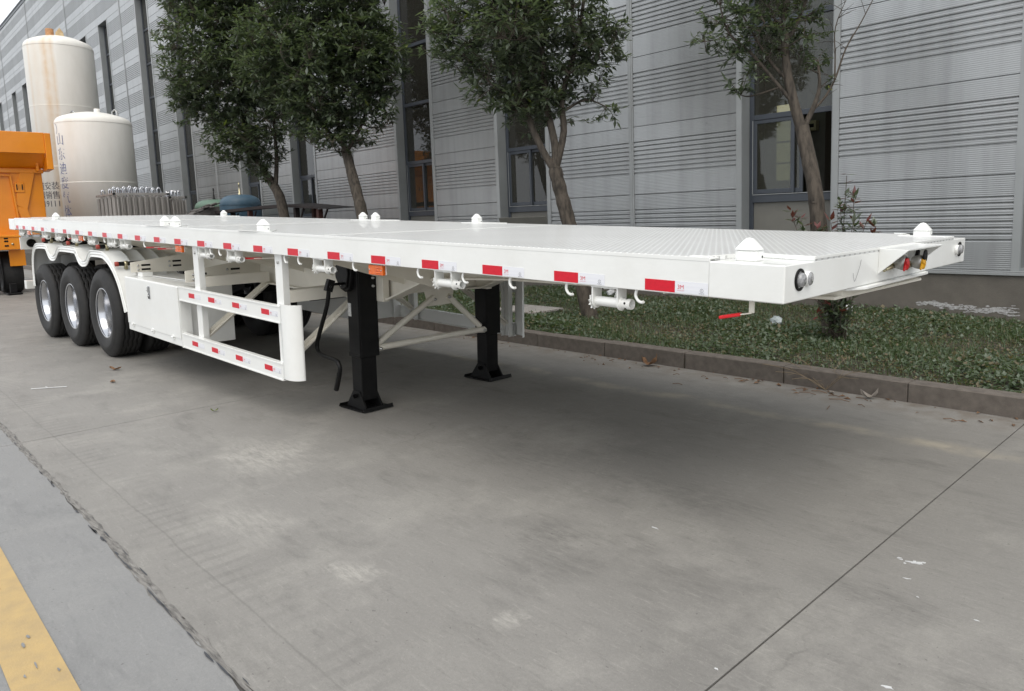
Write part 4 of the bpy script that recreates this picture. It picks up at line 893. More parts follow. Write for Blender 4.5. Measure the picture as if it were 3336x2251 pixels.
# ------------------------------------------------------------------ the white flatbed semi-trailer
TX = Matrix(((0.998465, -0.042873, 0.035059, 0), (0.042846, 0.999081, 0.001504, 0), (-0.035091, 0.0, 0.999384, 1.283677), (0, 0, 0, 1)))
O0 = Vector((-6.2, 1.25, -1.50))
tr = thing('flatbed_semi_trailer', 'long white flatbed container semi-trailer standing unhitched on its black landing legs', 'trailer')
tr.matrix_world = TX @ Matrix.Translation(O0); TOFF = -O0
def T(mb, name, m=M['white'], bev=0.0, fix=True, parent=None): return mb.build(name, m, parent or tr, bev, fix, TOFF if parent is None else None)
def sb(mb, s0, s1, y0, y1, z0, z1, mi=0): return mb.box(-s1, -s0, y0, y1, z0, z1, mi)
def zg(s): return -(1.283677 + 0.035091 * s) / 0.999384        # ground height in the trailer's frame
L_, W_ = 12.53, 2.5
# side rails (channels), cross bolsters, deck
for y0, sg in ((0.0, 1), (W_, -1)):
    b = MB(); y = lambda d: y0 + sg * d
    prof = [(y(0), -.150), (y(.075), -.150), (y(.075), -.142), (y(.010), -.142), (y(.010), .002), (y(.075), .002), (y(.075), .010), (y(0), .010)]
    b.prism(prof, 'x', -12.19, -.325); T(b, 'side_rail', bev=.0025)
    b = MB()
    b.box(-12.19, -.325, min(y(-.0015), y(0)), max(y(-.0015), y(0)), -.005, .011); T(b, 'edge_weld', bev=.001)
b = MB(); sb(b, 0, .324, -.004, W_ + .004, -.150, -.003); T(b, 'front_bolster', bev=.004)
b = MB(); sb(b, 12.191, 12.53, -.006, W_ + .006, -.165, -.004); T(b, 'rear_bolster', bev=.004)
# chequered deck with corner cut-outs at the locks
poly = [(-.002, .262), (-.126, .271), (-.300, .300), (-.335, .012), (-.42, .010)]
cut = lambda sgn: poly if sgn > 0 else [(x, W_ - yy) for x, yy in poly]
dk = [(x, y) for x, y in poly] + [(-12.19, .010), (-12.19, .28), (-12.50, .28), (-12.50, W_ - .28), (-12.19, W_ - .28), (-12.19, W_ - .010)] + [(x, W_ - y) for x, y in reversed(poly)]
b = MB(); b.prism(dk, 'z', -.0028, .0125); T(b, 'deck_plate', M['tread'])
for y0, sg in ((0, 1), (W_, -1)):                                       # raised lip welded round each front cut-out
    b = MB()
    pts = [(0.0, .262), (.126, .271), (.30, .30), (.34, .02), (.42, .004)]
    for p, q in zip(pts[:-1], pts[1:]): b.bar((-p[0], y0 + sg * p[1], .008), (-q[0], y0 + sg * q[1], .008), .007, .018)
    b.bar((-.001, y0 + sg * .262, .0105), (-.001, W_ / 2, .0105), .008, .012)
    T(b, 'deck_lip', bev=.001)
for s0 in (3.35, 6.0, 8.7):
    T(MB().box(-s0 - .004, -s0 + .004, .03, W_ - .03, .0126, .0146), 'deck_seam')
LOCK = [.213, 4.428, 6.232, 6.496, 10.405]
lock0 = None
for i, s in enumerate(LOCK):
    for y in (.1205, W_ - .1205):
        if lock0 is None:
            b = MB(); b.prism([(-.048, -.030), (-.030, -.040), (.030, -.040), (.048, -.030), (.048, .030), (.030, .040), (-.030, .040), (-.048, .030)], 'z', 0, .041)
            k0 = b.mesh('twist_lock', M['white'], bevel=.003)
            lock0 = link('twist_lock', k0, tr)
            h = MB(); n = 16
            rings = []
            for q, z in ((.8, .0405), (.8, .0435), (1.0, .044), (1.0, .048), (.84, .058), (.56, .075), (.28, .090), (.001, .094)):
                rings.append([(.053 * q * max(-1, min(1, 1.25 * math.cos(2 * PI * k / n))), .044 * q * max(-1, min(1, 1.25 * math.sin(2 * PI * k / n))), z) for k in range(n)])
            h.add([(v[0] * .94, v[1] * .94, v[2]) for r in rings for v in r], [(a * n + k, a * n + (k + 1) % n, (a + 1) * n + (k + 1) % n, (a + 1) * n + k) for a in range(7) for k in range(n)] + [tuple(range(n - 1, -1, -1))], 0, False)
            h.build('lock_head', M['white'], lock0)
            MB().disc((-.049 + .097, .018, .016), .006, 'x', 10).build('lock_hole', M['black'], lock0, fix=False)
            lk = lock0
        else: lk = copy_tree(lock0)
        lk.location = TOFF + Vector((-s, y, .0127 if i else -.0025)) if i else TOFF + Vector((-s, y, -.0025))
    if i:
        for y0, sg in ((0, 1), (W_, -1)):
            b = MB(); b.prism([(-s - .17, y0 - sg * .012), (-s + .10, y0 - sg * .012), (-s + .34, y0 + sg * .02), (-s + .07, y0 + sg * .2), (-s - .15, y0 + sg * .2)], 'z', .0128, .0185)
            T(b, 'lock_plate', bev=.001)
# reflective tapes with print
m3 = text_mesh('3M', .026); m3.materials.append(M['print_red']); mS = text_mesh('DIAMOND GRADE', .0042); mS.materials.append(M['print_red'])
mC = text_mesh('◎\nC', .010); mC = text_mesh('C', .009, 'CENTER'); mC.materials.append(M['print_dark']); mD = text_mesh('021026-981', .0055, 'CENTER'); mD.materials.append(M['print_dark'])
RX = Matrix.Rotation(PI / 2, 4, 'X')
ring = MB(); ring.lathe([(.0068, 0), (.0080, 0)], 18, 'y'); RING = ring.mesh('ring_mark', M['print_dark'], fix=False)
bt = MB(); bt.box(0, .154, -.0014, 0, -.0245, .0245, 0); bt.box(.1545, .313, -.0014, 0, -.0245, .0245, 1)
TAPE = bt.mesh('reflector_tape', [M['tape_red'], M['tape_white']])
def tape(s, y, z, detail, parent=None, scale=1.0, flip=False):
    o = link('reflector_tape', TAPE, tr, TOFF + Vector((-s, y, z)))
    if flip: o.rotation_euler = (0, 0, PI); o.location = TOFF + Vector((-s + .313, y, z))
    if scale != 1.0: o.scale = (scale, 1, scale)
    if detail:
        for nm, me, x, zz in (('maker_mark', m3, .166, -.008), ('maker_line', mS, .166, -.0155), ('approval_letter', mC, .284, -.0135 + .003), ('approval_code', mD, .284, -.0225 + .001)):
            q = link(nm, me, o, (x, -.0019, zz)); q.rotation_euler = (PI / 2, 0, 0)
        link('approval_ring', RING, o, (.284, -.0019, -.0075))
TS = [.640, 1.178, 1.697, 2.224, 2.745, 3.267, 3.820, 4.367, 4.911, 5.443, 5.968, 6.487, 7.020, 7.549, 8.066, 8.590, 9.101, 9.634, 10.178, 10.698, 11.205, 11.724, 12.121]
for i, s in enumerate(TS): tape(s, -.0002, -.1195, i < 13)
for s in TS[1::2]: tape(s, W_ + .0002, -.1195, False, flip=True)
# winches under the rail
def winch(s, y=.045):
    w = T(MB().box(-.054, .104, -.036, .036, -.008, -.001), 'strap_winch')
    w.location = TOFF + Vector((-s, y, -.149))
    pl = [(.033, -.0085), (.033, -.076)] + [(.033 * math.cos(k * PI / 10), -.076 - .034 * math.sin(k * PI / 10)) for k in range(1, 10)] + [(-.033, -.076), (-.033, -.0085)]
    for xa in (-.052, .094): MB().prism(pl, 'x', xa, xa + .008).build('bracket', M['white'], w)
    d = MB(); d.lathe([(.0235, -.044), (.0235, .094)], 20, 'x', (0, 0, -.076)); d.lathe([(.029, .102), (.029, .108), (.0245, .109), (.0245, .158), (.0195, .158), (.0195, .112), (.001, .112)], 22, 'x', (0, 0, -.076))
    d.build('winch_drum', M['white'], w, fix=False)
    h = MB()
    for a in (-.3, .7, 1.8, 2.9, 4.0, 5.1): h.lathe([(.0058, 0), (.001, .0008)], 10, 'z'); v = h.v[-20:]; del h.v[-20:]; mxx = Matrix.Translation((.133, .0250 * math.cos(a), -.076 + .0250 * math.sin(a))) @ Vector((0, math.cos(a), math.sin(a))).to_track_quat('Z', 'Y').to_matrix().to_4x4(); h.v += [tuple(mxx @ Vector(q)) for q in v]
    h.build('pin_hole', M['black'], w, fix=False)
    r = MB(); n = 11; pts = []
    for k in range(n):
        a = 2 * PI * k / n; pts += [(.031 * math.cos(a), -.076 + .031 * math.sin(a)), (.042 * math.cos(a + .12), -.076 + .042 * math.sin(a + .12))]
    r.prism(pts, 'x', -.066, -.058); r.build('ratchet_wheel', M['white'], w)
    MB().tube([(.045, .02, -.055), (.045, .03, -.03), (.03, .01, -.012), (.01, -.02, -.012)], .004, 6).build('pawl', M['white'], w, fix=False)
    return w
WS = [.900, 2.075, 3.435, 4.83, 5.42, 7.49, 7.90, 8.62, 9.28, 10.02, 10.68, 11.98]
w0 = winch(WS[0])
for s in WS[1:]:
    c = copy_tree(w0); c.location = TOFF + Vector((-s, .045, -.149))
hk = None
HS = [.696, 1.109, 1.502, 1.877, 2.284, 2.98, 3.700, 3.903, 5.04, 5.219, 6.821, 7.717, 8.078, 8.842, 9.507, 11.333]
for s in HS:
    if hk is None:
        p = spline([(0, 0, 0), (-.006, -.001, -.016), (-.005, -.002, -.034), (.010, -.004, -.051), (.030, -.006, -.056), (.040, -.007, -.052)], 4)
        hk = MB().tube(p, .0072, 8).mesh('rope_hook', M['white'], fix=False)
    link('rope_hook', hk, tr, TOFF + Vector((-s, .02, -.149)))
lm = None
for s in (2.80, 6.0, 9.05, 11.55):
    b = T(MB().box(-.005, .150, -.004, .02, -.062, -.0), 'side_marker_lamp', M['amber'], .003)
    b.location = TOFF + Vector((-s + .004, .016, -.158))
    k = MB()
    for i in range(4):
        for j in range(3): k.lathe([(.0058, 0), (.004, -.004), (.001, -.005)], 8, 'y', (.085 + .015 * i, -.004, -.047 + .015 * j))
    k.build('lens_bead', M['amber'], b, fix=False)
    MB().lathe([(.005, 0), (.005, -.003), (.001, -.003)], 8, 'y', (.01, -.0042, -.03)).lathe([(.005, 0), (.005, -.003), (.001, -.003)], 8, 'y', (.138, -.0042, -.03)).build('screw', M['bolt'], b, fix=False)
    MB().box(.005, .156, .021, .024, -.06, .008).build('lamp_bracket', M['white'], b)
# under-frame: two stepped I-beams
for yc in (.76, 1.74):
    b = MB()
    web = [(-.35, -.150), (-12.3, -.150), (-12.3, -.50), (-4.3, -.545), (-3.72, -.535), (-3.05, -.322), (-2.2, -.270), (-.35, -.225)]
    b.prism([(x, z) for x, z in web], 'y', yc - .006, yc + .006); T(b, 'main_beam', M['white_frame'])
    fl = MB(); pts = [(.35, -.225), (2.2, -.270), (2.95, -.315), (3.1, -.335), (3.60, -.522), (3.80, -.545), (4.3, -.552), (12.3, -.508)]
    for p, q in zip(pts[:-1], pts[1:]): fl.bar((-p[0], yc, p[1]), (-q[0], yc, q[1]), .135, .014)
    T(fl, 'beam_flange', M['white_frame'], .002)
out_bm = None
for i, s in enumerate([.55, 1.05, 1.55, 2.05, 2.55, 3.05, 3.45, 4.5, 5.0, 5.5, 6.0, 6.5, 7.0, 7.5, 8.1, 8.7, 9.3, 9.9, 10.5, 11.1, 11.7]):
    dep = -.20 if s < 3.0 else -.40
    for y0, y1 in ((.012, .754), (W_ - .012, W_ - .754 + 0)):
        T(MB().prism([(y0, -.148), (y1, -.148), (y1, dep), (y0, -.156)] if True else [], 'x', -s - .004, -s + .004), 'outrigger', M['white_frame'])
    T(MB().box(-s - .03, -s + .03, .766, 1.734, -.148, -.068 - .15), 'cross_member', M['white_frame'])
T(MB().box(-12.18, -.33, .02, W_ - .02, -.030, -.012), 'deck_underside', M['white_frame'])
b = MB(); b.prism([(-.06, .64), (-.02, 1.74), (-.5, 1.95), (-1.9, 1.95), (-1.9, .55), (-.5, .55)], 'z', -.206, -.192); T(b, 'kingpin_plate', M['white_frame'], .002)
b = MB(); b.prism([(-.03, .68), (.022, .80), (.022, 1.70), (-.03, 1.78), (-.3, 1.78), (-.3, .68)], 'z', -.166, -.152); T(b, 'front_lip', bev=.002)
b = MB(); b.prism([(-.05, .69), (-.05, 1.75), (-.35, 1.9), (-1.85, 1.9), (-1.85, .6), (-.35, .6)], 'z', -.191, -.168); T(b, 'coupler_skirt', M['white_frame'])
T(MB().lathe([(.001, -.30), (.036, -.30), (.036, -.28), (.025, -.275), (.025, -.25), (.045, -.245), (.045, -.205)], 20, 'z', (-.95, 1.25, 0)), 'kingpin', M['bolt'], fix=False)
# front lamps
for yb, yw in ((.124, .190), (W_ - .124, W_ - .190)):
    o = T(MB().lathe([(.044, .0005), (.044, .005), (.034, .007), (.034, -.002)], 28, 'x', (0, yb, -.066)), 'front_marker_lamp', M['black'], fix=False)
    MB().lathe([(.028, .001), (.028, .014), (.024, .020), (.001, .021)], 24, 'x', (0, yb, -.066)).build('lamp_lens', M['clear'], o, fix=False)
    o = T(MB().lathe([(.029, .0005), (.029, .014), (.027, .016)], 28, 'x', (0, yw, -.066)), 'round_reflector', M['white'], fix=False)
    MB().lathe([(.027, .0155), (.025, .019), (.001, .0205)], 24, 'x', (0, yw, -.066)).build('reflector_lens', M['clear'], o, fix=False)
# coupling hood and gladhands
hd = MB()
zt, pz = .0105, .0075
hd.prism([(.0, zt), (.134, pz), (.0, -.112)], 'y', .986, .992).prism([(.0, zt), (.134, pz), (.0, -.112)], 'y', 1.508, 1.514)
hd.add([(0, .992, zt), (.134, .992, pz), (.134, 1.508, pz), (0, 1.508, zt), (0, .992, zt - .005), (.134, .992, pz - .005), (.134, 1.508, pz - .005), (0, 1.508, zt - .005)], [(0, 1, 2, 3), (7, 6, 5, 4), (1, 5, 6, 2), (0, 4, 5, 1), (3, 2, 6, 7), (0, 3, 7, 4)])
T(hd, 'coupling_hood', bev=.0015)
def gladhand(y, z, m, vis):
    g = T(MB().lathe([(.026, .0), (.032, .012), (.036, .030), (.036, .045), (.030, .050)], 20, 'x', (.02, y, z)), 'gladhand', M['cast_alu'], fix=False)
    MB().lathe([(.014, -.02), (.014, .02), (.018, .022)], 12, 'x', (.0, y - .01, z - .01)).tube([(.0, y - .02, z - .012), (.02, y - .05, z - .02), (.0, y - .07, z - .03)], .010, 8).build('pipe_elbow', M['zinc'], g, fix=False)
    c = MB(); c.lathe([(.0295, .050), (.0295, .058), (.020, .062), (.001, .063)], 20, 'x', (.02, y - .004, z - .006))
    c.prism([(y - .004, z + .008), (y - .03, z + .005), (y - .052, z - .03), (y - .046, z - .038), (y - .02, z - .026), (y + .006, z - .024)], 'x', .072, .079)
    c.bar((.082, y - .036, z + .004), (.083, y - .004, z - .006), .006, .012)
    c.build('dust_cap', m, g, .001)
    f = MB(); f.prism([(y + .022, z + .018), (y + .060, z + .026), (y + .066, z - .004), (y + .056, z - .036), (y + .020, z - .026)], 'x', .046, .058); f.bar((.06, y + .03, z - .004), (.062, y + .06, z - .006), .005, .006)
    f.build('coupling_wing', M['cast_alu'], g, .002)
    a = MB(); a.prism([(y - .010, z + .028), (y + .014, z + .064), (y + .034, z + .058), (y + .026, z + .026)], 'x', .03, .046); a.build('coupling_arm', M['zinc'] if vis else M['black'], g, .003)
gladhand(1.165, -.066, M['red_glad'], True); gladhand(1.425, -.080, M['yellow_glad'], False)
b = MB(); b.lathe([(.033, .075), (.033, .080), (.026, .082), (.001, .080)], 18, 'x', (.0, 1.432, -.048)); T(b, 'coupling_seal', M['black'], fix=False)
b = MB(); [b.lathe([(.006, 0), (.006, .010), (.001, .012)], 8, 'x', (0.0, y, z)) for y, z in ((1.03, -.09), (1.06, -.10), (1.045, -.075))]; T(b, 'pipe_nut', M['zinc'], fix=False)
# release handle at the front corner and the red grips further back
def handle(s, y, z, dl):
    o = T(MB().bar((-s, y, z + .06), (-s, y, z), .004, .024, up=(1, 0, 0)).bar((-s + .002, y, z), (-s - .045 * dl, y - .012, z - .009), .024, .004), 'lock_handle', M['white_frame'], .001)
    MB().bar((-s - .04 * dl, y - .011, z - .008), (-s - .125 * dl, y - .03, z - .027), .030, .013).build('grip', M['red_grip'], o, .003)
handle(.16, .055, -.205, 1)
for s in (4.57, 6.46, 6.78, 9.6, 11.9):
    o = T(MB().bar((-s + .3, .25, -.20), (-s, .1, -.215), .02, .006), 'pull_rod', M['white_frame']); MB().bar((-s + .06, .13, -.212), (-s - .17, .08, -.222), .016, .016).build('grip', M['red_grip'], o, .004)
# landing legs
def leg(s, yl, sg, crank):
    yi = yl + .165
    o = T(MB().box(-s - .065, -s + .085, yl, yi, -.985, -.20).box(-s + .086, -s + .092, yl + .01, yi + .012, -.985, -.20), 'landing_leg', M['black'], .006)
    sub = lambda mb, n, m=M['black'], bev=0., fix=True: mb.build(n, m, o, bev, fix)
    sub(MB().box(-s - .068, -s + .088, yl - .004, yi + .004, -.985, -.955), 'collar', bev=.003)
    sub(MB().box(-s - .058, -s + .078, yl + .009, yi - .009, -1.34, -.984), 'inner_column', bev=.006)
    zf = zg(s)
    f = MB(); x0, x1 = -s - .17, -s + .16; ya, yb = yl - .045, yi + .065
    def q(x, y, z): return (x, y, z + zg(-x) + .0)
    f.add([q(x0, ya, .006), q(x1, ya, .006), q(x1, yb, .006), q(x0, yb, .006), q(x0, ya, .014), q(x1, ya, .014), q(x1, yb, .014), q(x0, yb, .014)], [(0, 3, 2, 1), (4, 5, 6, 7), (0, 1, 5, 4), (1, 2, 6, 5), (2, 3, 7, 6), (3, 0, 4, 7)])
    f.bar(q(x0 - .012, ya, .022), q(x0 - .012, yb, .022), .006, .03, up=(.5, 0, 1)).bar(q(x1 + .012, ya, .022), q(x1 + .012, yb, .022), .006, .03, up=(-.5, 0, 1))
    sub(f, 'foot_plate', bev=.001)
    g = MB()
    for y in (yl + .004, yi - .012):
        xs = -s; z0 = zf
        g.prism([(xs - .145, z0 + .016), (xs + .150, z0 + .010), (xs + .050, z0 + .155), (xs - .035, z0 + .160)], 'y', y - .004, y + .010)
    g.box(-s - .10, -s - .092, yl + .015, yi - .02, zf + .012, zf + .07)
    sub(g, 'foot_gusset', bev=.001)
    sub(MB().lathe([(.018, -.01), (.018, .02), (.012, .02), (.012, -.01)], 14, 'y', (-s + .008, yl - .012, zf + .115)), 'pivot_pin', fix=False)
    b = MB()
    for z in (-.29, -.355, -.42): b.lathe([(.012, 0), (.012, .010), (.007, .010), (.007, .024), (.001, .025)], 8, 'x', (-s + .095, yl + (.135 if sg > 0 else .03), z))
    sub(b, 'bolt', M['bolt'], fix=False)
    if crank:
        gb = MB(); gp = [(-s - .160, -.36), (-s - .165, -.27), (-s - .135, -.225), (-s - .075, -.205), (-s + .02, -.205), (-s + .055, -.235), (-s + .055, -.33), (-s + .025, -.44), (-s - .035, -.465), (-s - .10, -.445)]
        gb.prism(gp, 'y', yl - .035, yl + .001); gb.prism([((x + s + .055) * .82 - s - .055, (z + .33) * .82 - .33) for x, z in gp], 'y', yl - .052, yl - .034)
        sub(gb, 'gear_box', bev=.005)
        sub(MB().lathe([(.006, 0), (.006, -.006), (.001, -.007)], 8, 'y', (-s - .10, yl - .053, -.30)).lathe([(.006, 0), (.006, -.006), (.001, -.007)], 8, 'y', (-s - .06, yl - .053, -.41)).lathe([(.006, 0), (.006, -.006), (.001, -.007)], 8, 'y', (-s + .0, yl - .053, -.26)), 'cover_screw', M['bolt'], fix=False)
        c = MB(); yc = yl - .21
        c.tube([(-s - .03, yl - .03, -.395), (-s + .035, yc, -.385)], .011, 10)
        c.bar((-s + .03, yc + .02, -.35), (-s + .03, yc - .01, -.435), .055, .038, up=(1, 0, 0))
        c.tube(spline([(-s + .028, yc, -.41), (-s - .02, yc + .005, -.55), (-s - .145, yc, -.78), (-s - .19, yc, -.87), (-s - .175, yc - .005, -.925), (-s - .08, yc - .02, -.945), (-s + .16, yc - .05, -.945), (-s + .22, yc - .06, -.965), (-s + .228, yc - .06, -1.02), (-s + .15, yc - .05, -1.17)], 5), .0165, 10)
        c.tube([(-s + .222, yc - .06, -1.035), (-s + .148, yc - .05, -1.175)], .0195, 10)
        sub(c, 'crank_handle', fix=False)
        sub(MB().lathe([(.008, 0), (.008, -.012), (.001, -.013)], 8, 'x', (-s + .058, yc, -.40)), 'crank_bolt', M['bolt'], fix=False)
        sub(MB().add([(-s - .060, yl - .0015, -.66), (-s - .012, yl - .0015, -.66), (-s - .012, yl - .0015, -.555), (-s - .060, yl - .0015, -.555)], [(0, 1, 2, 3)]), 'rating_label', M['label'], fix=False)
    return o
leg(3.80, .50, 1, True); leg(3.80, W_ - .50 - .165, -1, False)
b = MB()
b.tube([(-3.74, .660, -.935), (-3.74, .74, -.93), (-3.74, 1.76, -.93), (-3.74, 1.84, -.935)], [.030, .026, .026, .030], 10); T(b, 'leg_cross_tie', M['white_frame'], fix=False)
for ya, yb in ((.69, 1.29), (1.80, 1.45)): T(MB().tube([(-3.76, ya, -.90), (-3.78, yb, -.585)], .026, 10), 'leg_brace', M['white_frame'], fix=False)
T(MB().prism([(1.20, -.50), (1.54, -.50), (1.50, -.66), (1.24, -.66)], 'x', -3.80, -3.79), 'brace_gusset', M['white_frame'], .002)
b = MB(); [b.lathe([(.014, 0), (.014, .012), (.008, .013), (.008, .028), (.001, .028)], 8, 'x', (-3.79 + dx, y, z)) for y, z, dx in ((1.29, -.60, .025), (1.45, -.595, .025), (.690, -.935, .075), (1.815, -.935, .075))]; T(b, 'brace_bolt', M['bolt'], fix=False)
T(MB().box(-3.98, -3.72, .767, 1.733, -.52, -.16), 'leg_cross_box', M['white_frame'], .004)
for yc in (.70, 1.80): T(MB().box(-3.96, -3.62, yc - .03, yc + .03, -.545, -.16), 'leg_mount', M['white_frame'], .003)
# side guards (near and far)
def guard(y0, sg):
    y = lambda d: y0 + sg * d
    oc = [(-4.00, .002), (-3.97, 0), (-3.94, 0)] + [(-3.94 + .125 * math.sin(k * PI / 22), .100 - .100 * math.cos(k * PI / 22)) for k in range(1, 11)]
    ic = [(x + (-.006 if i > 5 else -.001), d + (.007 if i < 9 else .002)) for i, (x, d) in enumerate(oc)]
    g = T(MB().prism([(x, y(d)) for x, d in oc] + [(x, y(d)) for x, d in reversed(ic)], 'z', -1.105, -.525, 0, True), 'side_guard')
    for z0, z1 in ((-.675, -.540), (-1.122, -.985)):
        b = MB(); pr = [(y(0), z0), (y(.04), z0), (y(.04), z0 + .006), (y(.008), z0 + .006), (y(.008), z1 - .006), (y(.04), z1 - .006), (y(.04), z1), (y(0), z1)]
        b.prism(pr, 'x', -5.96, -4.002)
        for zz in (z0, z1 - .012): b.box(-5.955, -4.004, min(y(-.005), y(0)), max(y(-.005), y(0)), zz, zz + .012)
        b.build('guard_rail', M['white'], g, .001)
        for s in (4.30, 4.82, 5.30, 5.73):
            if sg > 0: tape(s, y(-.0004) , (z0 + z1) / 2 + .002, s < 5.7, scale=.86)
            else: tape(s, y(-.0004), (z0 + z1) / 2, False, scale=.86, flip=True)
    for s in (4.06, 5.62):
        b = MB(); b.prism([(-s - .055, y(.042)), (-s + .055, y(.042)), (-s + .055, y(.095)), (-s + .047, y(.095)), (-s + .047, y(.05)), (-s - .047, y(.05)), (-s - .047, y(.095)), (-s - .055, y(.095))], 'z', -1.12, -.152)
        b.build('guard_post', M['white'], g, .001)
        MB().lathe([(.012, 0), (.012, -.008 * sg), (.001, -.009 * sg)], 8, 'y', (-s, y(.042), -.215)).build('post_bolt', M['bolt'], g, fix=False)
        MB().prism([(-s - .055, -.525), (-s + .055, -.525), (-s + .055, -.517), (-s - .055, -.517)], 'y', y(.096), y(.70)).prism([(-s - .055, -.517), (-s - .047, -.517), (-s - .047, -.43), (-s - .055, -.43)], 'y', y(.096), y(.70)).prism([(-s + .047, -.517), (-s + .055, -.517), (-s + .055, -.43), (-s + .047, -.43)], 'y', y(.096), y(.70)).build('guard_arm', M['white_frame'], g, .001)
        MB().bar((-s, y(.08), -.99), (-s + .01, y(.69), -.54), .065, .006, up=(1, 0, 0)).bar((-s + .022, y(.08), -.99), (-s + .032, y(.69), -.54), .006, .055, up=(1, 0, 0)).build('guard_brace', M['white_frame'], g)
    MB().box(-5.968, -5.962, min(y(-.002), y(.1)), max(y(-.002), y(.1)), -1.128, -.535).build('guard_end_plate', M['white'], g)
    return g
guard(0.0, 1); guard(W_, -1)
# tool boxes
def toolbox(y0, sg):
    y = lambda d: y0 + sg * d
    ya, yb = sorted((y(.012), y(.52)))
    o = T(MB().box(-7.48, -6.00, ya, yb, -1.128, -.548), 'tool_box', bev=.004)
    yd = sorted((y(.004), y(.011)))
    d = MB(); d.box(-7.472, -6.012, yd[0], yd[1], -1.052, -.556); d.build('box_door', M['white'], o, .002)
    c = sorted((y(-.004), y(.003)))
    l = MB(); l.box(-6.775, -6.735, c[0], c[1], -.73, -.60); l.build('latch', M['steel'], o, .003)
    l = MB(); l.box(-6.768, -6.742, min(y(-.012), y(-.0045)), max(y(-.012), y(-.0045)), -.665, -.61); l.tube([(-6.79, y(-.012), -.645), (-6.755, y(-.014), -.648)], .004, 6); l.lathe([(.013, 0), (.013, -.008 * sg), (.001, -.008 * sg)], 12, 'y', (-6.755, y(-.005), -.70)); l.build('latch_lever', M['bolt'], o)
    l = MB(); l.box(-6.771, -6.739, min(y(-.0075), y(-.0045)), max(y(-.0075), y(-.0045)), -.728, -.684); l.build('latch_shadow_gap', M['black'], o)
    for s in (7.32, 6.74, 6.20): MB().box(-s - .022, -s + .022, min(y(-.004), y(.011)), max(y(-.004), y(.011)), -1.075, -1.035).lathe([(.006, -.025), (.006, .025)], 8, 'x', (-s, y(-.005), -1.055)).build('hinge', M['white'], o)
    return o
toolbox(0, 1); toolbox(W_, -1)
T(MB().bar((-7.2, .2, -.54), (-6.0, .3, -.54), .03, .008), 'box_hasp')
T(MB().box(-7.35, -7.20, .10, .20, -.546, -.50), 'box_mount'); 
for s, sl in ((7.33, True), (5.86, False)):
    for y0, sg in ((0, 1), (W_, -1)):
        y = lambda d: y0 + sg * d
        o = T(MB().prism([(y(.03), -.395), (y(.62), -.325), (y(.75), -.30), (y(.75), -.54), (y(.60), -.525), (y(.03), -.50)], 'x', -s - .005, -s + .005), 'hanger_plate', M['white_frame'])
        b = MB(); bb = MB()
        for yy, zz in ((.10, -.43), (.42, -.405), (.10, -.475), (.42, -.455)):
            b.box(-s + .0052, -s + .0072, min(y(yy + .035), y(yy + .125)), max(y(yy + .035), y(yy + .125)), zz - .010, zz + .010)
            bb.lathe([(.011, .005), (.011, .015), (.006, .016), (.006, .026), (.001, .026)], 8, 'x', (-s, y(yy), zz))
        b.build('slot', M['black'], o); bb.build('bolt', M['bolt'], o, fix=False)
# mudguards: one three-arched shell each side
fp = [(7.475, -.935), (7.50, -.86), (7.60, -.66), (7.74, -.50), (7.90, -.395), (8.06, -.335), (8.20, -.315), (8.56, -.322), (8.64, -.345), (8.71, -.39), (8.78, -.435), (8.86, -.455), (8.97, -.457), (9.05, -.43), (9.11, -.375), (9.17, -.33), (9.26, -.312), (9.88, -.318), (9.98, -.345), (10.06, -.39), (10.14, -.437), (10.22, -.458), (10.33, -.46), (10.41, -.432), (10.47, -.378), (10.53, -.333), (10.62, -.315), (11.04, -.33), (11.18, -.375), (11.28, -.45), (11.36, -.58), (11.40, -.75), (11.41, -.95)]
def smooth2(p, n): return [(q.x, q.z) for q in spline([(a, 0, c) for a, c in p], n)]
fs = smooth2(fp, 3)
def inset(p, d):
    out_ = []
    for i in range(len(p)):
        a, c = Vector(p[max(i - 1, 0)]), Vector(p[min(i + 1, len(p) - 1)]); t = (c - a).normalized(); out_.append((p[i][0] - t.y * -d * -1, p[i][1] - t.x * d))
    return out_
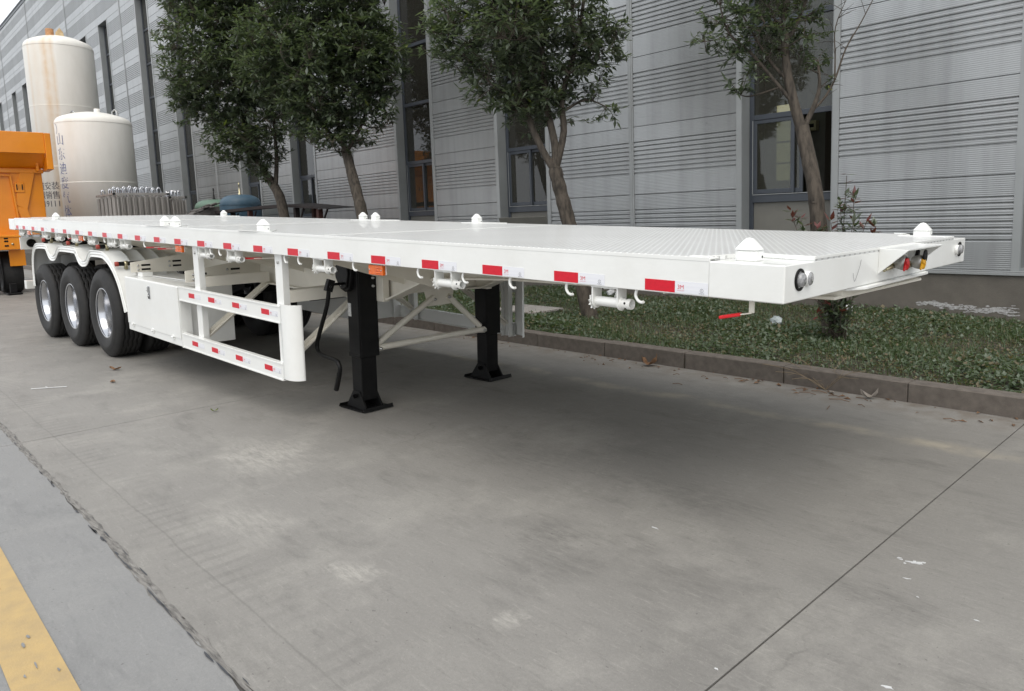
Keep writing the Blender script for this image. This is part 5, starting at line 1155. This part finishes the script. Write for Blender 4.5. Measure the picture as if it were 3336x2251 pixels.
def fender(y0, sg):
    y = lambda d: y0 + sg * d
    prof = [(-.004, 0), (.62, 0)]
    def sheet(p, ds, n0):  # skin between depths
        m = MB(); k = len(ds)
        m.add([(-s, y(d), z + dz) for s, z in p for d, dz in ds], [(i * k + j, (i + 1) * k + j, (i + 1) * k + j + 1, i * k + j + 1) for i in range(len(p) - 1) for j in range(k - 1)], 0, True); return m
    inn = []
    for i in range(len(fs)):
        a, c = Vector(fs[max(i - 1, 0)]), Vector(fs[min(i + 1, len(fs) - 1)]); t = (c - a).normalized()
        nrm = Vector((t.y, -t.x)); inn.append((fs[i][0] + nrm.x * .066, fs[i][1] + nrm.y * .066))
    o = T(sheet(fs, [(.012, 0), (.18, 0), (.184, .006), (.196, .006), (.20, 0), (.34, 0), (.344, .006), (.356, .006), (.36, 0), (.50, 0), (.504, .006), (.516, .006), (.52, 0), (.62, 0)], 0), 'mudguard', M['white'], fix=False)
    f = MB(); n = len(fs); rows = [(0.0, .012), (.05, .001), (.12, .003), (.32, .004), (.36, -.002), (.60, -.002), (.64, .004), (.80, .004), (.90, -.002), (1.0, .006)]
    v = []
    for i in range(n):
        for u, d in rows: v.append((-(fs[i][0] * (1 - u) + inn[i][0] * u), y(d), fs[i][1] * (1 - u) + inn[i][1] * u))
    k = len(rows); f.add(v, [(i * k + j, (i + 1) * k + j, (i + 1) * k + j + 1, i * k + j + 1) for i in range(n - 1) for j in range(k - 1)], 0, True)
    f.build('mudguard_lip', M['white'], o, fix=False)
    b = MB()
    for p, dz in ((fs, 0.0), (inn, 0.0)): b.tube([(-s, y(-.001), z) for s, z in p], .0075, 6)
    b.build('lip_bead', M['white'], o, fix=False)
    return o
fender(0, 1); fender(W_, -1)
for s, z in ((7.73, -.433), (8.336, -.268), (9.533, -.268), (10.718, -.268)):
    for y0, sg in ((0, 1), (W_, -1)):
        y = lambda d: y0 + sg * d
        o = T(MB().lathe([(.024, y(.03)), (.024, y(.74))], 14, 'y', (-s, 0, z)), 'mudguard_bar', M['black'], fix=False)
        MB().lathe([(.001, y(.0)), (.026, y(.0)), (.027, y(.032)), (.024, y(.034))], 14, 'y', (-s, 0, z)).build('end_cap', M['red_cap'], o, fix=False)
        MB().lathe([(.026, y(.09)), (.030, y(.09)), (.030, y(.125)), (.026, y(.125))], 14, 'y', (-s, 0, z)).box(-s - .010, -s + .010, min(y(.09), y(.125)), max(y(.09), y(.125)), z - .062, z - .028).build('clamp', M['zinc'], o, fix=False)
# wheels
AX = [8.433 + 1.3146 * i for i in range(3)]; RT = .5254
def tyre_mesh():
    n = 96; b = MB()
    prof = [(.295, .030), (.305, .018), (.335, .006), (.39, -.006), (.42, -.008), (.428, -.003), (.445, -.004), (.452, .002), (.478, .010), (.500, .022), (.516, .036), (.523, .046)]
    for gy in (.082, .130, .178, .226):
        prof += [(.5254, gy - .012), (.5245, gy - .0085), (.503, gy - .006), (.503, gy + .006), (.5245, gy + .0085), (.5254, gy + .012)]
    prof += [(.523, .262), (.516, .272), (.500, .286), (.478, .298), (.45, .306), (.39, .314), (.335, .302), (.305, .29), (.295, .278)]
    v = []; k = len(prof)
    for a_ in range(n):
        a = 2 * PI * a_ / n; zz = (.006 if (a_ // 2) % 2 else -.006)
        for r, t in prof:
            tt = t + (zz if .07 < t < .24 else 0)
            v.append((r * math.cos(a), tt, r * math.sin(a)))
    b.add(v, [(i * k + j, ((i + 1) % n) * k + j, ((i + 1) % n) * k + j + 1, i * k + j + 1) for i in range(n) for j in range(k - 1)], 0, True)
    return b.mesh('tyre', M['rubber'], fix=True)
TY = tyre_mesh()
b = MB(); b.lathe([(.282, .024), (.297, .018), (.302, .021), (.300, .030), (.292, .036), (.285, .05), (.272, .07), (.262, .11), (.255, .17), (.25, .20), (.20, .215), (.17, .205), (.15, .20), (.001, .20)], 64, 'y'); RIM = b.mesh('rim', M['steel'], fix=False)
b = MB(); b.lathe([(.255, .17), (.25, .28), (.29, .285)], 48, 'y'); RIMI = b.mesh('rim', M['steel'], fix=False)
h = MB(); h.lathe([(.10, .20), (.10, .14), (.085, .12), (.04, .115), (.001, .115)], 24, 'y')
for k in range(10): a = 2 * PI * k / 10; h.lathe([(.017, .20), (.017, .175), (.012, .17), (.001, .17)], 6, 'y', (.165 * math.cos(a), 0, .165 * math.sin(a)))
HUB = h.mesh('hub', M['bolt'], fix=False)
h = MB()
for k in range(8): a = 2 * PI * (k + .5) / 8; h.lathe([(.024, .2135), (.001, .2133)], 12, 'y', (.222 * math.cos(a), 0, .222 * math.sin(a)))
HOLE = h.mesh('hand_hole', M['black'], fix=False)
w0 = None
for s in AX:
    zc = (RT - 1.283677 - 0.035091 * s) / 0.999384
    for y, flip, inner in ((.021, False, False), (.36, False, True), (W_ - .021, True, False), (W_ - .36, True, True)):
        w = bpy.data.objects.new('wheel', None); COL.objects.link(w); w.parent = tr; w.location = TOFF + Vector((-s, y, zc)); w.empty_display_size = .2
        if flip: w.rotation_euler = (0, 0, PI)
        q = link('tyre', TY, w); q.rotation_euler = (0, random.uniform(0, 6), 0)
        link('rim', RIM if not inner else RIMI, w)
        if not inner: link('hub', HUB, w); link('hand_hole', HOLE, w)
    T(MB().lathe([(.062, .30), (.062, W_ - .30)], 14, 'y', (-s, 0, zc)), 'axle', M['black'], fix=False)
    for yc in (.80, 1.70):
        T(MB().bar((-s - .52, yc, zc + .26), (-s + .52, yc, zc + .26), .09, .02).bar((-s - .4, yc, zc + .235), (-s + .4, yc, zc + .235), .09, .02).bar((-s - .2, yc, zc + .10), (-s + .2, yc, zc + .22), .09, .08), 'leaf_spring', M['black'])
        T(MB().prism([(-s - .72, -.50), (-s - .50, -.50), (-s - .55, zc + .12), (-s - .67, zc + .12)], 'y', yc - .05, yc + .05), 'spring_hanger', M['black'])
    T(MB().lathe([(.09, 0), (.09, .16)], 16, 'x', (-s + .22, .92, zc + .1)), 'brake_chamber', M['black'], fix=False)
o = T(MB().lathe([(.001, 0), (.07, 0), (.075, .02), (.075, .26), (.05, .28), (.001, .28)], 20, 'z', (-9.08, .26, -1.17)), 'grease_canister', M['blue'], fix=False)
MB().lathe([(.0755, .0), (.0755, .06)], 20, 'z', (-9.08, .26, -1.13)).build('canister_label', M['label'], o, fix=False)
MB().box(-9.14, -8.95, .2, .5, -1.24, -1.17).build('canister_bracket', M['black'], o)
for s, y in ((5.3, 1.25), (6.3, 1.25)): T(MB().lathe([(.001, -.35), (.10, -.33), (.125, -.28), (.125, .28), (.10, .33), (.001, .35)], 20, 'y', (-s, y, -.60)), 'air_tank', M['black'], fix=False)
# rear end
o = T(MB().box(-12.31, -12.28, .06, W_ - .06, -.47, -.285), 'rear_panel', M['white'], .003)
b = MB(); [b.lathe([(.063, .0), (.063, .012), (.045, .016), (.03, .006), (.001, .006)], 20, 'x', (-12.28, y, -.375)) for y in (.20, .42, .64, 1.86, 2.08, 2.30)]; b.build('rubber_lamp', M['black'], o, fix=False)
T(MB().box(-12.20, -12.08, .04, W_ - .04, -1.06, -.935), 'rear_bumper', M['white'], .004)
for y in (.45, 2.05): T(MB().box(-12.24, -12.16, y - .04, y + .04, -.94, -.17), 'bumper_post', M['white_frame'], .003)
T(MB().box(-11.75, -11.72, .1, .62, -.99, -.45), 'mud_flap', M['rope'])
# thin wire hanging from the front face and small weld marks
T(MB().tube(spline([(.003, .757, -.028), (.004, .74, -.06), (.005, .690, -.118), (.004, .676, -.105), (.003, .668, -.082)], 4), .0006, 5), 'loose_wire', M['print_dark'], fix=False)

# ------------------------------------------------------------------ litter
def scrap(name, label, cat, x, y, z, L, w, m, seed, yaw=0.0, curl=.3, n=7, group=None):
    R = random.Random(seed); b = MB(); rows = []
    for i in range(n):
        u = i / (n - 1); hw = w * math.sin(PI * min(.97, max(.06, u))) ** .8 * R.uniform(.75, 1.1)
        zc = curl * L * (u - .5) ** 2 * 2 + R.uniform(0, .004); rows.append([((u - .5) * L, -hw, zc + R.uniform(0, curl * w)), ((u - .5) * L, 0, zc * .6 + .003), ((u - .5) * L, hw, zc + R.uniform(0, curl * w * 1.4))])
    b.add([p for r in rows for p in r], [(i * 3 + k, (i + 1) * 3 + k, (i + 1) * 3 + k + 1, i * 3 + k + 1) for i in range(n - 1) for k in range(2)])
    o = b.build(name, m, fix=False, loc=(x, y, z)); o.rotation_euler = (0, 0, yaw); return tag(o, label, cat, group)
def wpos(px, py, z): return px, py, z
scrap('dry_leaf', 'curled brown leaf on the concrete near the front wheel of the white trailer', 'leaf', -7.45, -.50, .004, .13, .032, M['dry'], 1, .7, .5)
scrap('dry_leaf', 'smaller brown leaf lying a step nearer than the curled one by the wheels', 'leaf', -6.75, -.70, .004, .08, .025, M['dry'], 2, -.3, .4)
scrap('yellow_leaf', 'small bright yellow leaf on the open concrete before the landing leg', 'leaf', -4.73, -.46, .004, .055, .012, M['leaf_young'], 3, 1.2, .8)
t = thing('white_straw', 'thin white strip of litter lying on the concrete left of the wheels', 'litter', (-6.98, -1.2, 0))
MB().tube([(-.08, -.12, .008), (.0, 0, .009), (.09, .14, .008)], .004, 6).tube([(-.09, -.0, .008), (.02, .0, .012)], .003, 5).build('strip', M['paper'], t, fix=False)
for i, (x, y, L, w, lab) in enumerate([(-.72, .116, .05, .012, 'white flake on the bare concrete in the middle of the yard'), (.307, .559, .08, .02, 'largest white paint splash right of the slab joint'), (.094, -.624, .02, .010, 'tiny white speck nearest the camera left of the joint'), (.535, -.344, .05, .014, 'white chip at the bottom edge right of the joint'), (.33, .40, .03, .008, 'small white fleck just nearer than the largest splash'), (.41, .28, .018, .006, 'pair speck of white paint right of the joint foot'), (.62, .25, .018, .006, 'lone white speck far right of the slab joint')]):
    R = random.Random(40 + i); k = 11
    b = MB(); b.prism([(L * .5 * math.cos(2 * PI * q / k) * R.uniform(.4, 1.2), w * .5 * math.sin(2 * PI * q / k) * R.uniform(.4, 1.3)) for q in range(k)], 'z', .0, .0015)
    if i == 1:
        for _ in range(8):
            cx, cy = R.uniform(-.07, .07), R.uniform(-.03, .03); b.prism([(cx + .010 * math.cos(q) * R.uniform(.4, 1.5), cy + .005 * math.sin(q) * R.uniform(.4, 1.5)) for q in (0, 1, 2, 3, 4, 5)], 'z', 0, .0012)
    o = b.build('paint_splash', M['paper'], loc=(x, y, .0005)); o.rotation_euler = (0, 0, R.uniform(-.4, .4)); tag(o, lab, 'splash', 'white splashes on the concrete')
scrap('folded_dry_leaf', 'large pale folded leaf against the foot of the kerb', 'leaf', -.92, 3.13, .004, .13, .032, M['stone'], 6, .7, .9)
scrap('dry_leaf', 'broad curled brown leaf at the kerb near the second kerb joint', 'leaf', -3.05, 3.10, .01, .15, .06, M['dry'], 7, .4, .9)
R = random.Random(21)
t = thing('leaf_litter', 'scattered brown leaf scraps and twigs along the foot of the kerb', 'leaf litter', (-2.5, 3.1, 0)); t['kind'] = 'stuff'
b = MB()
for _ in range(85):
    x = R.uniform(-6.5, .3); y = 3.19 - abs(R.gauss(0, .14)); L = R.uniform(.008, .035); a = R.uniform(0, PI); w = L * R.uniform(.2, .5); c, s_ = math.cos(a), math.sin(a)
    z = R.uniform(.002, .008); b.add([(x + 2.5 - c * L, y - 3.1 - s_ * L, z), (x + 2.5 + s_ * w, y - 3.1 - c * w, z + .006), (x + 2.5 + c * L, y - 3.1 + s_ * L, z), (x + 2.5 - s_ * w, y - 3.1 + c * w, z + R.uniform(.002, .016))], [(0, 1, 2), (0, 2, 3)])
for _ in range(16):
    x = R.uniform(-4, .2); y = 3.1 - abs(R.gauss(0, .15)); a = R.gauss(0, .5); L = R.uniform(.04, .16); c, s_ = math.cos(a), math.sin(a)
    b.tube([(x + 2.5, y - 3.1, .006), (x + 2.5 + c * L * .5, y - 3.1 + s_ * L * .5 + .012, .012), (x + 2.5 + c * L, y - 3.1 + s_ * L, .006)], .0025, 4, cap=False)
b.build('scraps', M['dry'], t, fix=False)
def lump(name, label, cat, x, y, z, r, m, seed, flat=.6):
    R = random.Random(seed); bm = bmesh.new(); bmesh.ops.create_icosphere(bm, subdivisions=2, radius=r)
    for v_ in bm.verts: v_.co *= R.uniform(.72, 1.15); v_.co.z *= flat
    me = bpy.data.meshes.new(name); bm.to_mesh(me); bm.free(); me.materials.append(m)
    return tag(link(name, me, None, (x, y, z)), label, cat)
lump('plastic_scrap', 'crumpled translucent plastic bag on the ground cover left of the sparse tree', 'litter', -2.72, 5.0, .24, .075, M['plastic_bag'], 1, .8)
lump('paper_scrap', 'white crumpled paper lying by the wall behind the sparse tree', 'litter', -2.52, 6.45, .24, .055, M['paper'], 2, .8)
lump('paper_scrap', 'round whitish scrap on the bed beside the far guard post', 'litter', -6.2, 6.2, .27, .07, M['paper'], 3, .8)
lump('kerb_pebble', 'small pale pebble on the concrete under the dry weed', 'stone', -1.22, 3.12, .012, .02, M['stone'], 4)
t = thing('drain_cover', 'pale slatted cover lying in the bed beyond the far landing leg', 'cover', (-6.15, 4.35, .20))
for k in range(7): MB().box(-.42, .42, -.30 + k * .088, -.30 + k * .088 + .066, 0, .03).build('slat', M['grate'], t, .004)
MB().box(-.38, -.30, -.30, .29, -.04, -.001).box(.30, .38, -.30, .29, -.04, -.001).build('bearer', M['grate'], t)
